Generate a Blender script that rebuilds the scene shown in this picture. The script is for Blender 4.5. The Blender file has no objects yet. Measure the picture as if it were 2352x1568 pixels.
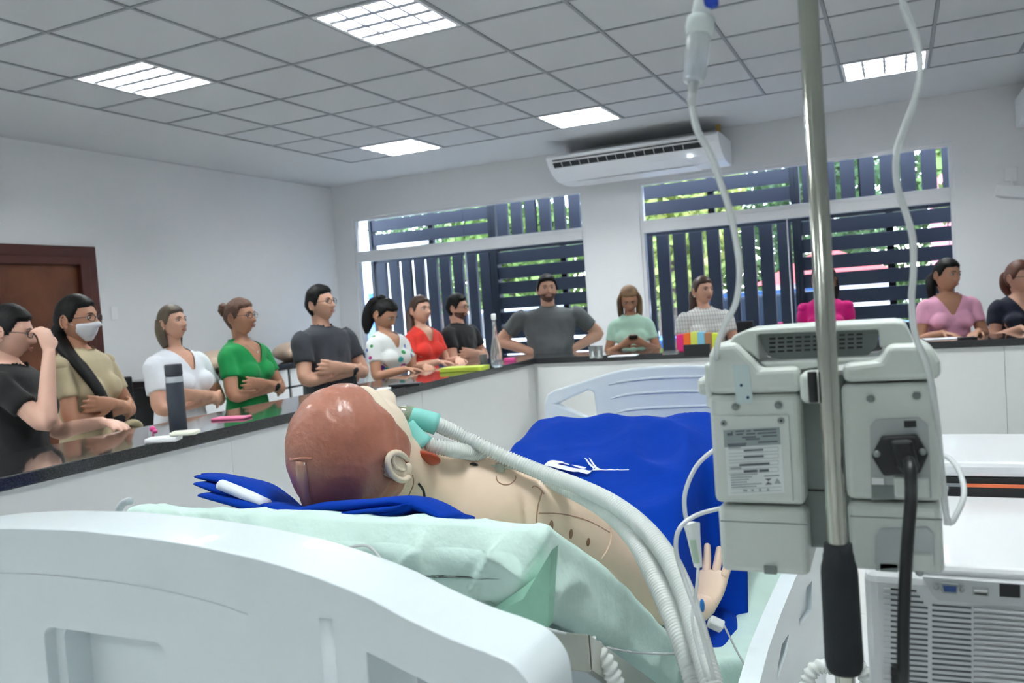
import bpy, bmesh, math, random
import numpy as np
from mathutils import Matrix, Vector
random.seed(3); rng = np.random.default_rng(5)
S = bpy.context.scene
COL = S.collection
CZ = 1.42                                   # camera height above the floor
ROT = np.array([[0.9070058, 0.4151064, -0.0709024], [0.0463724, 0.0688918, 0.9965458], [0.4185571, -0.9071607, 0.0432358]])
FPX = 1930.8
# ------------------------------------------------------------------ camera, world, light, exposure
cd = bpy.data.cameras.new('camera'); cam = bpy.data.objects.new('camera', cd); COL.objects.link(cam)
cd.sensor_width = 36.0; cd.lens = 36.0 * FPX / 2352; cd.clip_start = 0.02; cd.clip_end = 300
M4 = Matrix.Identity(4)
for i in range(3):
    for j in range(3): M4[j][i] = ROT[i][j]
M4.translation = (0, 0, CZ); cam.matrix_world = M4
cd.dof.use_dof = True; cd.dof.focus_distance = 1.5; cd.dof.aperture_fstop = 8.0
S.camera = cam
w = bpy.data.worlds.new('sky'); S.world = w; w.use_nodes = True
nt = w.node_tree; bg = nt.nodes['Background']; sky = nt.nodes.new('ShaderNodeTexSky')
sky.sky_type = 'NISHITA'; sky.sun_disc = False; sky.sun_elevation = math.radians(55); sky.sun_rotation = math.radians(200)
nt.links.new(sky.outputs[0], bg.inputs[0]); bg.inputs[1].default_value = 0.42
sd = bpy.data.lights.new('sun', 'SUN'); sd.energy = 3.5; sd.angle = 0.01; so = bpy.data.objects.new('sun', sd)
so.rotation_euler = (math.radians(35), 0, math.radians(160)); COL.objects.link(so)
S.view_settings.view_transform = 'Standard'; S.view_settings.look = 'None'; S.view_settings.exposure = 2.42
S.view_settings.gamma = 1.0; S.view_settings.use_curve_mapping = False
TUBE_POWER = 30.0
# ------------------------------------------------------------------ helpers
def ray(u, v):
    q = np.array([(u - 1176) / FPX, -(v - 784) / FPX, -1.0]); return ROT.T @ q
O0 = np.array([0, 0, CZ])
def PT(u, v, t): return O0 + ray(u, v) * t
def PX(u, v, x): q = ray(u, v); return O0 + q * (x / q[0])
def PY(u, v, y): q = ray(u, v); return O0 + q * (y / q[1])
def PZ(u, v, z): q = ray(u, v); return O0 + q * ((z - CZ) / q[2])

def mat(name, col, rough=0.5, metal=0.0, noise=0.0, nscale=20, bump=0.0, bscale=60, trans=0.0, ior=1.45, emit=None, estr=0, coat=0.0, alpha=1.0, sheen=0.0, col2=None, spec=None):
    m = bpy.data.materials.new(name); m.use_nodes = True; n = m.node_tree; b = n.nodes['Principled BSDF']
    c = (*col, 1) if len(col) == 3 else col
    b.inputs['Base Color'].default_value = c; b.inputs['Roughness'].default_value = rough; b.inputs['Metallic'].default_value = metal
    b.inputs['Transmission Weight'].default_value = trans; b.inputs['IOR'].default_value = ior; b.inputs['Coat Weight'].default_value = coat
    b.inputs['Alpha'].default_value = alpha; b.inputs['Sheen Weight'].default_value = sheen
    if spec is not None: b.inputs['Specular IOR Level'].default_value = spec
    if emit: b.inputs['Emission Color'].default_value = (*emit, 1); b.inputs['Emission Strength'].default_value = estr
    tc = n.nodes.new('ShaderNodeTexCoord')
    if noise > 0 or col2:
        t = n.nodes.new('ShaderNodeTexNoise'); t.inputs['Scale'].default_value = nscale; t.inputs['Detail'].default_value = 4
        n.links.new(tc.outputs['Object'], t.inputs['Vector'])
        mx = n.nodes.new('ShaderNodeMix'); mx.data_type = 'RGBA'
        k = 1 - noise
        mx.inputs['A'].default_value = c; mx.inputs['B'].default_value = (*col2, 1) if col2 else (c[0] * k, c[1] * k, c[2] * k, 1)
        r = n.nodes.new('ShaderNodeMapRange'); r.inputs['From Min'].default_value = 0.38; r.inputs['From Max'].default_value = 0.62
        n.links.new(t.outputs['Fac'], r.inputs['Value']); n.links.new(r.outputs[0], mx.inputs['Factor'])
        n.links.new(mx.outputs['Result'], b.inputs['Base Color'])
    if bump > 0:
        t = n.nodes.new('ShaderNodeTexNoise'); t.inputs['Scale'].default_value = bscale; t.inputs['Detail'].default_value = 5
        n.links.new(tc.outputs['Object'], t.inputs['Vector'])
        bp = n.nodes.new('ShaderNodeBump'); bp.inputs['Strength'].default_value = bump; bp.inputs['Distance'].default_value = 0.01
        n.links.new(t.outputs['Fac'], bp.inputs['Height']); n.links.new(bp.outputs[0], b.inputs['Normal'])
    return m

def mesh(name, V, F, smooth=True):
    me = bpy.data.meshes.new(name); me.from_pydata([tuple(map(float, p)) for p in V], [], [tuple(map(int, f)) for f in F])
    if smooth: me.polygons.foreach_set('use_smooth', [True] * len(me.polygons))
    elif len(me.polygons) < 400:
        b = bmesh.new(); b.from_mesh(me); bmesh.ops.recalc_face_normals(b, faces=b.faces); b.to_mesh(me); b.free()
    me.update(); return me
def obj(name, VF, m, parent=None, smooth=False, **tags):
    me = VF if isinstance(VF, bpy.types.Mesh) else mesh(name, VF[0], VF[1], smooth)
    if not me.materials:
        for q in (m if isinstance(m, (list, tuple)) else [m]): me.materials.append(q)
    o = bpy.data.objects.new(name, me); COL.objects.link(o)
    if parent: o.parent = parent
    for k, v in tags.items(): o[k] = v
    return o
def thing(name, label, cat, loc=(0, 0, 0), rz=0, group=None):
    o = bpy.data.objects.new(name, None); COL.objects.link(o); o.location = loc; o.rotation_euler = (0, 0, rz)
    o.empty_display_size = 0.1; o['label'] = label; o['category'] = cat
    if group: o['group'] = group
    return o
def bevel(o, w=0.004, seg=2):
    b = o.modifiers.new('bevel', 'BEVEL'); b.width = w; b.segments = seg; b.limit_method = 'ANGLE'; b.angle_limit = math.radians(40); b.harden_normals = False
    return o
def cat_(*parts):
    V = []; F = []; n = 0
    for v, f in parts:
        V.append(np.asarray(v, float).reshape(-1, 3)); F += [tuple(i + n for i in q) for q in f]; n += len(V[-1])
    return np.vstack(V), F
def box(x0, y0, z0, x1, y1, z1):
    V = [(x, y, z) for z in (z0, z1) for y in (y0, y1) for x in (x0, x1)]
    return np.array(V, float), [(0, 2, 3, 1), (4, 5, 7, 6), (0, 1, 5, 4), (2, 6, 7, 3), (0, 4, 6, 2), (1, 3, 7, 5)]
def loft(rings, cap=True, closed=True):
    n = len(rings[0]); V = np.vstack(rings); F = []
    for i in range(len(rings) - 1):
        for j in range(n if closed else n - 1):
            k = (j + 1) % n; F.append((i * n + j, i * n + k, (i + 1) * n + k, (i + 1) * n + j))
    if cap: F.append(tuple(range(n))[::-1]); F.append(tuple(range((len(rings) - 1) * n, len(rings) * n)))
    return V, F
def catmull(P, k):
    P = np.asarray(P, float)
    if k <= 1: return P
    Q = np.vstack([2 * P[0] - P[1], P, 2 * P[-1] - P[-2]]); out = []
    for i in range(1, len(Q) - 2):
        for s in np.arange(k) / k:
            a, b, c, d = Q[i - 1], Q[i], Q[i + 1], Q[i + 2]
            out.append(0.5 * (2 * b + (c - a) * s + (2 * a - 5 * b + 4 * c - d) * s * s + (3 * b - a - 3 * c + d) * s ** 3))
    out.append(P[-1]); return np.array(out)
def frames(P, ref=None):
    P = np.asarray(P, float); T = np.gradient(P, axis=0); T /= np.linalg.norm(T, axis=1)[:, None] + 1e-12
    r = np.array(ref if ref is not None else ((0, 0, 1) if abs(T[0][2]) < .9 else (1, 0, 0)), float); A = []
    for t in T:
        if ref is not None: r = np.array(ref, float)
        a = r - t * (r @ t); a /= np.linalg.norm(a) + 1e-12; A.append(a); r = a
    A = np.array(A); return T, A, np.cross(T, A)
def tube(P, rad, n=10, k=4, ref=None, cap=True, round_end=False):
    """rad: number, list of r, or list of (ra, rb); ra along ref, rb across"""
    P = np.asarray(P, float); Rr = np.array([(r, r) if np.isscalar(r) else r for r in (rad if isinstance(rad, (list, tuple, np.ndarray)) else [rad] * len(P))], float)
    D = catmull(np.hstack([P, Rr]), k); Q, Rr = D[:, :3], np.maximum(D[:, 3:], 1e-4)
    if round_end:
        d = Q[-1] - Q[-2]; d /= np.linalg.norm(d); r0 = Rr[-1].copy()
        for s in (.5, .8, .95): Q = np.vstack([Q, Q[-1] * 0 + D[-1, :3] + d * r0.mean() * s]); Rr = np.vstack([Rr, r0 * math.sqrt(1 - s * s)])
    T, A, B = frames(Q, ref); th = np.arange(n) * 2 * math.pi / n
    rings = [q + r[0] * np.cos(th)[:, None] * a + r[1] * np.sin(th)[:, None] * b for q, r, a, b in zip(Q, Rr, A, B)]
    return loft(rings, cap)
def ell(c, r, n=16, m=10, R=None):
    ph = np.linspace(0, math.pi, m + 1)[1:-1]; th = np.arange(n) * 2 * math.pi / n
    V = [(math.sin(p) * math.cos(t), math.sin(p) * math.sin(t), math.cos(p)) for p in ph for t in th] + [(0, 0, 1), (0, 0, -1)]
    F = []; L = len(ph)
    for i in range(L - 1):
        for j in range(n): F.append((i * n + j, (i + 1) * n + j, (i + 1) * n + (j + 1) % n, i * n + (j + 1) % n))
    for j in range(n): F.append((L * n, j, (j + 1) % n)); F.append((L * n + 1, (L - 1) * n + (j + 1) % n, (L - 1) * n + j))
    V = np.array(V) * np.array(r)
    if R is not None: V = V @ np.asarray(R).T
    return V + np.array(c), F
def lathe(prof, n=24, c=(0, 0, 0), axis=None):
    th = np.arange(n) * 2 * math.pi / n
    rings = [np.stack([r * np.cos(th), r * np.sin(th), np.full(n, z)], 1) for r, z in prof]
    V, F = loft(rings, True)
    if axis is not None:
        a = np.array(axis, float); a /= np.linalg.norm(a); x = np.cross([0, 1, 0] if abs(a[1]) < .9 else [1, 0, 0], a); x /= np.linalg.norm(x); y = np.cross(a, x)
        V = V @ np.array([x, y, a])
    return V + np.array(c), F
def cyl(p0, p1, r, n=16): return tube([p0, p1], r, n, 1)
def prism(poly, h0, h1, to3):
    """poly 2-D outline, extruded; to3(a, b, h) -> 3-D"""
    n = len(poly); V = [to3(a, b, h) for h in (h0, h1) for a, b in poly]
    F = [tuple(range(n))[::-1], tuple(range(n, 2 * n))] + [(i, (i + 1) % n, n + (i + 1) % n, n + i) for i in range(n)]
    return np.array(V, float), F
def rrect(x0, z0, x1, z1, r, k=5):
    P = []
    for cx, cz, a0 in ((x1 - r, z1 - r, 0), (x0 + r, z1 - r, 90), (x0 + r, z0 + r, 180), (x1 - r, z0 + r, 270)):
        for i in range(k + 1): a = math.radians(a0 + 90 * i / k); P.append((cx + r * math.cos(a), cz + r * math.sin(a)))
    return P
def remesh(VF, vox, smooth=2, fac=0.6):
    me = mesh('tmp', VF[0], VF[1]); o = bpy.data.objects.new('tmp', me); COL.objects.link(o)
    r = o.modifiers.new('r', 'REMESH'); r.mode = 'VOXEL'; r.voxel_size = vox; r.use_smooth_shade = True
    if smooth: s = o.modifiers.new('s', 'SMOOTH'); s.iterations = smooth; s.factor = fac
    dg = bpy.context.evaluated_depsgraph_get(); ev = o.evaluated_get(dg); m2 = ev.to_mesh()
    V = np.empty(len(m2.vertices) * 3); m2.vertices.foreach_get('co', V); V = V.reshape(-1, 3)
    F = [tuple(p.vertices) for p in m2.polygons]
    ev.to_mesh_clear(); bpy.data.objects.remove(o); bpy.data.meshes.remove(me)
    return V, F
def cut(VF, f, tol=0.012):
    """drop the part of a mesh where f(V) > 0 and draw the rim onto f = 0"""
    V, F = VF; V = V.copy(); g = f(V)
    keep = [q for q in F if max(g[i] for i in q) <= tol * .9 or np.mean([g[i] for i in q]) <= 0]
    h = 1e-4; G = np.stack([(f(V + np.eye(3)[a] * h) - g) / h for a in range(3)], 1)
    cnt = {}
    for q in keep:
        for a, b in zip(q, q[1:] + q[:1]): e = (min(a, b), max(a, b)); cnt[e] = cnt.get(e, 0) + 1
    rim = {i for e, c in cnt.items() if c == 1 for i in e}
    for i in rim:
        n2 = G[i] @ G[i]
        if n2 > 1e-3: V[i] -= np.clip(g[i], -tol * 1.5, tol * 1.5) * G[i] / n2
    used = sorted({i for q in keep for i in q}); mp = {a: b for b, a in enumerate(used)}
    return V[used], [tuple(mp[i] for i in q) for q in keep]
def rotz(a): c, s = math.cos(a), math.sin(a); return np.array([[c, -s, 0], [s, c, 0], [0, 0, 1]])
def rotx(a): c, s = math.cos(a), math.sin(a); return np.array([[1, 0, 0], [0, c, -s], [0, s, c]])
def roty(a): c, s = math.cos(a), math.sin(a); return np.array([[c, 0, s], [0, 1, 0], [-s, 0, c]])
def sm(x): x = np.clip(x, 0, 1); return x * x * (3 - 2 * x)

# ------------------------------------------------------------------ materials
WALL = mat('wall_paint', (.80, .81, .82), .75, bump=.03, bscale=300)
CEILP = mat('ceiling_panel', (.60, .615, .63), .85, bump=.06, bscale=350)
PLAST = mat('ceiling_plaster', (.64, .655, .665), .85)
GRIDM = mat('grid_metal', (.30, .32, .34), .5)
WHITEP = mat('white_paint_metal', (.86, .87, .88), .35)
ALU = mat('window_alloy', (.78, .79, .80), .35, .2)
FLOORM = mat('floor_tile', (.78, .79, .78), .18, noise=.05, nscale=4)
GROUT = mat('grout', (.55, .55, .54), .8)
GRANITE = mat('black_granite', (.020, .020, .022), .07, noise=.0, col2=(.045, .045, .048), nscale=220, coat=.3)
COUNTERW = mat('counter_laminate', (.82, .83, .82), .4)
SLAT = mat('slat_navy', (.020, .026, .040), .55)
SLATD = mat('slat_frame_dark', (.006, .011, .018), .5)
DOORW = mat('door_wood', (.17, .055, .022), .4, col2=(.10, .03, .012), nscale=3, noise=.1)
DOORF = mat('door_frame_wood', (.075, .018, .012), .4)
GLASSW = mat('window_glass', (.9, .95, 1), .02, trans=1.0, ior=1.05)
CHROME = mat('chrome', (.48, .49, .43), .16, 1.0)
STEEL = mat('stainless_steel', (.50, .50, .45), .32, .75, bump=.02, bscale=20)
BEDW = mat('bed_white_plastic', (.75, .83, .86), .32, coat=.2)
BEDW2 = mat('bed_grey_plastic', (.58, .64, .67), .4)
SHEETM = mat('mint_sheet', (.64, .83, .76), .9, bump=.8, bscale=13, sheen=.0, noise=.06, nscale=6)
BLUE = mat('royal_blue_cloth', (.0, .038, .36), .9, bump=.5, bscale=12, spec=.15)
WHPRINT = mat('white_print', (.82, .86, .93), .6)
BLACKP = mat('black_plastic', (.012, .013, .015), .4)
DARKG = mat('dark_glass', (.02, .02, .025), .08)
PINKP = mat('pink_plastic', (.85, .10, .35), .4)
CLEAR = mat('clear_plastic', (.93, .96, .96), .06, trans=.9, ior=1.3)
# ------------------------------------------------------------------ the room
XL, XR, YB, YF, CH = -6.408, 3.2, 8.766, -4.2, CZ + 1.630
ZW1, ZW0, TR0, TR1 = CZ + 1.205, .42, CZ + .662, CZ + .795
WIN = [(-6.115, -3.074), (-2.452, .518)]
K = dict(kind='structure')
floor = obj('floor', box(XL, YF, -.12, XR, YB + .15, -.012), GROUT, **K)
tm = mesh('floor_tile', *box(.003, .003, -.013, .797, .797, 0), smooth=False)
for i in range(12):
    for j in range(17):
        x, y = XL + i * .8, YF + j * .8
        if x + .8 > XR + .5 or y > YB: continue
        o = obj('floor_tile', tm, FLOORM, floor); o.location = (x, y, 0)
wl = obj('wall_left', cat_(box(XL - .15, YF, 0, XL, 4.25, CH + .1), box(XL - .15, 5.17, 0, XL, YB + .15, CH + .1), box(XL - .15, 4.25, 2.10, XL, 5.17, CH + .1)), WALL, **K)
obj('wall_right', box(XR, YF, 0, XR + .15, YB + .15, CH + .1), WALL, **K)
obj('wall_front', box(XL - .15, YF - .15, 0, XR + .15, YF, CH + .1), WALL, **K)
bw = []
xs = [XL - .15, WIN[0][0], WIN[0][1], WIN[1][0], WIN[1][1], XR + .15]
for a, b in ((0, 1), (2, 3), (4, 5)): bw.append(box(xs[a], YB, 0, xs[b], YB + .15, CH + .1))
for a, b in WIN: bw += [box(a, YB, 0, b, YB + .15, ZW0), box(a, YB, ZW1, b, YB + .15, CH + .1)]
obj('wall_back', cat_(*bw), WALL, **K)
# ceiling: plaster margin, metal grid, loose panels
GX = [-5.216] + [-5.323 + .625 * i for i in range(1, 14)]
GY = [7.540 - .625 * j for j in range(18)]
ceil = obj('ceiling', cat_(box(XL, YF, CH + .05, XR, YB, CH + .14)), PLAST, **K)
obj('plaster_border', cat_(box(XL, YF, CH, GX[0], YB, CH + .05), box(GX[-1], YF, CH, XR, YB, CH + .05), box(GX[0], GY[0], CH, GX[-1], YB, CH + .05), box(GX[0], YF, CH, GX[-1], GY[-1], CH + .05)), PLAST, ceil)
for x in GX: obj('grid_bar', box(x - .010, GY[-1], CH - .002, x + .010, GY[0], CH + .012), GRIDM, ceil)
for y in GY: obj('grid_bar', box(GX[0], y - .010, CH - .0015, GX[-1], y + .010, CH + .012), GRIDM, ceil)
LIGHTS = [(c, r) for r in (0, 5, 10, 15) for c in (1, 4, 8)]
pm = mesh('ceiling_panel', *box(.012, -.613, .004, .613, -.012, .016), smooth=False)
pm0 = mesh('ceiling_panel', *box(.012, -.613, .004, GX[1] - GX[0] - .012, -.012, .016), smooth=False)
for i in range(13):
    for j in range(17):
        if (i, j) in LIGHTS: continue
        o = obj('ceiling_panel', pm if i else pm0, CEILP, ceil); o.location = (GX[i], GY[j], CH)
# recessed louvre lights
TUBE = mat('lamp_tube', (1, 1, 1), .5, emit=(.95, 1.0, .985), estr=TUBE_POWER)
MIRR = mat('lamp_reflector', (.42, .43, .47), .35, .3)
LNAME = {(1, 5): 'recessed square louvre ceiling light, lit, at the left, its four tubes in view', (4, 5): 'large lit louvre ceiling light cut by the top edge of the picture',
         (1, 0): 'small lit louvre ceiling light nearest the room corner', (4, 0): 'lit louvre ceiling light just in front of the long air conditioner',
         (8, 0): 'lit louvre ceiling light at the far right, seen past the steel pole'}
def louvre(i, j):
    x0, y1 = GX[i] + .011, GY[j] - .011; x1, y0 = x0 + .603, y1 - .603
    t = thing('ceiling_light', LNAME.get((i, j), 'lit louvre ceiling light above the front of the room out of view'), 'ceiling light', (0, 0, 0), 0, 'recessed louvre ceiling lights')
    obj('housing', cat_(box(x0, y0, CH + .085, x1, y1, CH + .09), box(x0, y0, CH, x0 + .004, y1, CH + .09), box(x1 - .004, y0, CH, x1, y1, CH + .09), box(x0, y0, CH, x1, y0 + .004, CH + .09), box(x0, y1 - .004, CH, x1, y1, CH + .09)), WHITEP, t)
    f = .022
    obj('rim', cat_(box(x0, y0, CH - .004, x0 + f, y1, CH + .004), box(x1 - f, y0, CH - .004, x1, y1, CH + .004), box(x0 + f, y0, CH - .004, x1 - f, y0 + f, CH + .004), box(x0 + f, y1 - f, CH - .004, x1 - f, y1, CH + .004)), WHITEP, t)
    for k in range(4):
        yc = y0 + .075 + k * .151
        obj('tube', cyl((x0 + .03, yc, CH + .045), (x1 - .03, yc, CH + .045), .014, 10), TUBE, t)
    for k in range(3):
        yc = y0 + .1505 + k * .151
        obj('reflector', prism([(-.034, .05), (-.022, .002), (.022, .002), (.034, .05)], x0 + .022, x1 - .022, lambda a, b, h, yc=yc: (h, yc + a, CH + b)), MIRR, t)
    for k in range(3):
        xc = x0 + .151 * (k + 1)
        obj('cross_blade', box(xc - .009, y0 + .02, CH + .001, xc + .009, y1 - .02, CH + .034), MIRR, t)
for l in LIGHTS: louvre(*l)
# ceiling edge trims
obj('trim_1', box(XL, YF, CH - .012, XL + .012, YB, CH), PLAST, **K)
# ------------------------------------------------------------------ windows
for n, (a, b) in enumerate(WIN):
    wn = obj('window_%d' % (n + 1), cat_(box(a, YB + .02, ZW0, a + .035, YB + .10, ZW1), box(b - .035, YB + .02, ZW0, b, YB + .10, ZW1), box(a + .035, YB + .02, ZW1 - .035, b - .035, YB + .10, ZW1), box(a + .035, YB + .02, ZW0, b - .035, YB + .10, ZW0 + .04)), ALU, **K)
    bevel(obj('transom', cat_(box(a + .035, YB + .004, TR0, b - .035, YB + .10, TR1 - .04), box(a + .035, YB + .018, TR1 - .04, b - .035, YB + .09, TR1)), ALU, wn), .003, 1)
    m = (a + b) / 2
    for q in (m,):
        obj('meeting_stile', box(q - .004, YB + .045, ZW0 + .04, q + .004, YB + .075, TR0), ALU, wn)
    for x0, x1, z0, z1 in ((a + .035, m, ZW0 + .04, TR0), (m, b - .035, ZW0 + .04, TR0), (a + .035, m, TR1, ZW1 - .035), (m, b - .035, TR1, ZW1 - .035)):
        obj('pane', box(x0, YB + .058, z0, x1, YB + .062, z1), GLASSW, wn)
    obj('sill', box(a - .02, YB - .02, ZW0 - .02, b + .02, YB + .12, ZW0), ALU, wn)
# ------------------------------------------------------------------ slatted sunscreens outside
YS = 9.45
def hx(u, v): return PY(u, v, YS)[0]
xa, xb, xd = hx(850, 560), hx(1133, 560), hx(1828, 480)
xc = (xb + xd) / 2; xe = xd + (xd - xc)
ZS0, ZSM, ZS1 = .05, CZ + .70, CZ + 1.62
def screen(x0, x1, up_h, label):
    t = thing('slatted_screen', label, 'sunscreen', group='navy slatted screens outside the windows')
    for px, s_ in ((x0, 1), (x1, -1)): obj('post', box(min(px, px + s_ * .045) + (.001 if s_ > 0 else 0), YS - .03, 0, max(px, px + s_ * .045) - (.001 if s_ < 0 else 0), YS + .09, ZS1), SLATD, t)
    obj('middle_rail', box(x0 + .046, YS + .01, ZSM - .03, x1 - .046, YS + .07, ZSM + .03), SLATD, t)
    a, b = x0 + .046, x1 - .046
    for z0, z1, hor in ((ZS0, ZSM - .03, not up_h), (ZSM + .03, ZS1, up_h)):
        if hor:
            pit = .186; n = int((z1 - z0) / pit) + 1
            for k in range(n):
                z = z1 - pit * (k + 1) + .03
                if z < z0: continue
                bevel(obj('slat', box(a, YS - .01, z, b, YS + .04, z + .146), SLAT, t), .003, 1)
            obj('backing_bar', box((a + b) / 2 - .035, YS + .04, z0, (a + b) / 2 + .035, YS + .10, z1), SLATD, t)
        else:
            obj('backing_bar', box(a + .34 * (b - a), YS + .06, z0, a + .34 * (b - a) + .06, YS + .12, z1), SLATD, t)
            pit = .176; n = int((b - a) / pit); pit = (b - a) / n
            for k in range(n):
                x = a + pit * k + .03
                bevel(obj('slat', box(x, YS - .01, z0, x + pit - .05, YS + .05, z1), SLAT, t), .003, 1)
screen(xa, xb, True, 'navy slatted screen outside the left window, level slats above upright ones')
screen(xb, xc, False, 'navy slatted screen outside the right part of the left window, upright slats above level ones')
screen(xc, xd, True, 'navy slatted screen outside the left part of the right window behind the steel pole')
screen(xd, xe, False, 'navy slatted screen in the right window, pink wall showing between its level slats')
screen(xe, xe + (xd - xc), True, 'navy slatted screen past the right end of the right window')
# ------------------------------------------------------------------ outdoors
obj('ground', box(-40, YB + .16, -.25, 30, 70, -.1), mat('paving', (.42, .42, .40), .9, noise=.3, nscale=1), kind='structure')
LEAF = [mat('leaf_%d' % i, c, .7, noise=.5, nscale=3) for i, c in enumerate([(.16, .26, .05), (.05, .11, .03), (.36, .44, .10), (.10, .18, .05)])]
BARK = mat('bark', (.16, .12, .09), .9, noise=.4, nscale=8)
def tree(x, y, h, r, k, label, group='trees outside the windows'):
    t = thing('tree', label, 'tree', (x, y, -.1), 0, group)
    obj('trunk', tube([(0, 0, 0), (.05, .03, h * .3), (-.06, 0, h * .6), (.02, .02, h * .8)], [.16, .13, .09, .05], 8, 3), BARK, t, True)
    n = 3400; c = rng.normal(size=(n, 3)); c /= np.linalg.norm(c, axis=1)[:, None]; c *= (rng.random((n, 1)) ** .4) * np.array([r, r, h * .42]); c[:, 2] += h * .62
    s = .09 + .07 * rng.random((n, 1)); a = rng.normal(size=(n, 3)); a /= np.linalg.norm(a, axis=1)[:, None]; b = np.cross(a, rng.normal(size=(n, 3))); b /= np.linalg.norm(b, axis=1)[:, None]
    V = np.stack([c - a * s, c - b * s * .6, c + a * s, c + b * s * .6], 1).reshape(-1, 3)
    obj('foliage', (V, [(4 * i, 4 * i + 1, 4 * i + 2, 4 * i + 3) for i in range(n)]), LEAF[k], t)
for i, (x, y, h, r, k, lb) in enumerate([(-13.5, 24, 7, 2.2, 3, 'leafy tree outside the left end of the left window'), (-8.2, 18, 4.4, 1.6, 0, 'bright green tree outside the middle of the left window'),
     (-6.2, 24, 7.5, 2.4, 1, 'dark tree outside the right side of the left window'), (-4.2, 17, 5.6, 1.6, 2, 'yellow green tree outside the left side of the right window'),
     (-1.4, 21, 7.6, 2.3, 1, 'dark tree outside the middle of the right window'), (1.9, 14.6, 5.6, 1.5, 0, 'green tree outside the right window right of the steel pole'), (4.6, 22, 7.0, 2.4, 3, 'leafy tree outside past the right window')]): tree(x, y, h, r, k, lb)
def hedge(x0, x1, y, h, k, lb):
    n = 7000; c = rng.random((n, 3)) * np.array([x1 - x0, 1.0, h]) + np.array([x0, y, -.1]); s = .17
    a = rng.normal(size=(n, 3)); a /= np.linalg.norm(a, axis=1)[:, None]; b = np.cross(a, rng.normal(size=(n, 3))); b /= np.linalg.norm(b, axis=1)[:, None]
    V = np.stack([c - a * s, c - b * s * .6, c + a * s, c + b * s * .6], 1).reshape(-1, 3)
    obj('hedge', (V, [(4 * i, 4 * i + 1, 4 * i + 2, 4 * i + 3) for i in range(n)]), LEAF[k], label=lb, category='hedge')
hedge(-14, -5, 29, 5.0, 0, 'green hedge far outside the left window')
hedge(-5, 6, 28, 5.2, 3, 'yellow green hedge far outside the right window')
# pink building, white building, red-roofed kiosk
PINK = mat('pink_render', (.80, .30, .36), .8); OFFW = mat('off_white_render', (.80, .80, .78), .8); ROOF = mat('red_roof', (.62, .12, .10), .7)
pb = thing('pink_building', 'pink rendered building seen between the level slats of the right window', 'building')
obj('wall', box(.6, 17.0, -.1, 8, 17.3, 3.3), PINK, pb); obj('parapet', box(.5, 16.9, 3.3, 8, 17.4, 3.5), OFFW, pb)
for k in range(3): obj('window', box(3.4 + k * 1.8, 16.96, 1.0, 4.4 + k * 1.8, 17.0, 2.2), DARKG, pb)
wb = thing('white_building', 'low white building outside the left end of the left window', 'building')
obj('wall', box(-16, 19, -.1, -11.2, 19.3, 3.2), OFFW, wb); obj('roof', box(-16.2, 18.8, 3.2, -11.0, 19.5, 3.4), OFFW, wb)
obj('door', box(-12.9, 18.96, -.1, -12.3, 19.0, 2.0), mat('blue_door', (.02, .12, .4), .5), wb)
kb = thing('kiosk', 'small kiosk with a red roof outside the right window, left of the steel pole', 'kiosk')
obj('wall', box(-1.9, 14.6, -.1, -.1, 16.0, 1.45), OFFW, kb); obj('roof', prism([(-2.2, 1.45), (.2, 1.45), (-1., 2.0)], 14.4, 16.2, lambda a, b, h: (a, h, b)), ROOF, kb)
obj('hatch', box(-1.5, 14.56, .6, -.7, 14.6, 1.2), DARKG, kb)
CARGL = mat('car_glass', (.05, .07, .09), .1)
def car(x, y, col, label):
    m = mat('car_paint', col, .25, coat=.6)
    t = thing('car', label, 'car', (x, y, -.1), 0, 'parked cars outside the windows')
    def sec(pts, w0, w1, yy=0): return prism(pts, w0, w1, lambda a, b, h: (a, h, b))
    body = [(-2.05, .35), (-2.1, .7), (-1.9, .88), (-1.2, .95), (-.7, 1.0), (1.2, 1.0), (1.85, .92), (2.05, .6), (2.0, .35)]
    bevel(obj('body', sec(body, -.82, .82), m, t), .05, 2)
    bevel(obj('cabin', prism([(-1.25, .95), (-.65, 1.42), (.7, 1.44), (1.35, .98)], -.68, .68, lambda a, b, h: (a, h, b)), CARGL, t), .04, 2)
    obj('roof', box(-.62, -.62, 1.42, .68, .62, 1.47), m, t)
    for a in (-1.3, 1.3):
        for b in (-.8, .8): obj('wheel', cyl((a, b - .1, .33), (a, b + .1, .33), .33, 18), BLACKP, t, True)
car(-5.9, 13.0, (.75, .78, .80), 'white parked car outside the left window behind the smiling man')
car(-1.55, 11.6, (.08, .20, .42), 'blue parked car outside the right window behind the woman in checked top')
car(3.0, 11.2, (.70, .74, .78), 'silver parked car outside the right end of the right window')
car(7.4, 12.2, (.72, .72, .74), 'pale parked car outside, farthest to the right and hidden by the wall')
car(-10.4, 13.4, (.02, .14, .34), 'dark blue parked car outside the left end of the left window')
# ------------------------------------------------------------------ door in the left wall
dr = obj('door_1', cat_(box(XL - .10, 4.25, 0, XL + .03, 4.34, 2.10), box(XL - .10, 5.08, 0, XL + .03, 5.17, 2.10), box(XL - .10, 4.34, 2.03, XL + .03, 5.08, 2.10)), DOORF, **K); bevel(dr, .004, 1)
obj('architrave', cat_(box(XL, 4.15, 0, XL + .015, 4.27, 2.19), box(XL, 5.15, 0, XL + .015, 5.25, 2.19), box(XL, 4.27, 2.08, XL + .015, 5.15, 2.19)), DOORF, dr)
bevel(obj('leaf', box(XL - .06, 4.34, .01, XL - .02, 5.08, 2.03), DOORW, dr), .003, 1)
obj('handle', cat_(cyl((XL - .02, 4.42, 1.02), (XL + .04, 4.42, 1.02), .01, 10), cyl((XL + .035, 4.42, 1.02), (XL + .035, 4.54, 1.02), .009, 10)), CHROME, dr)
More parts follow.
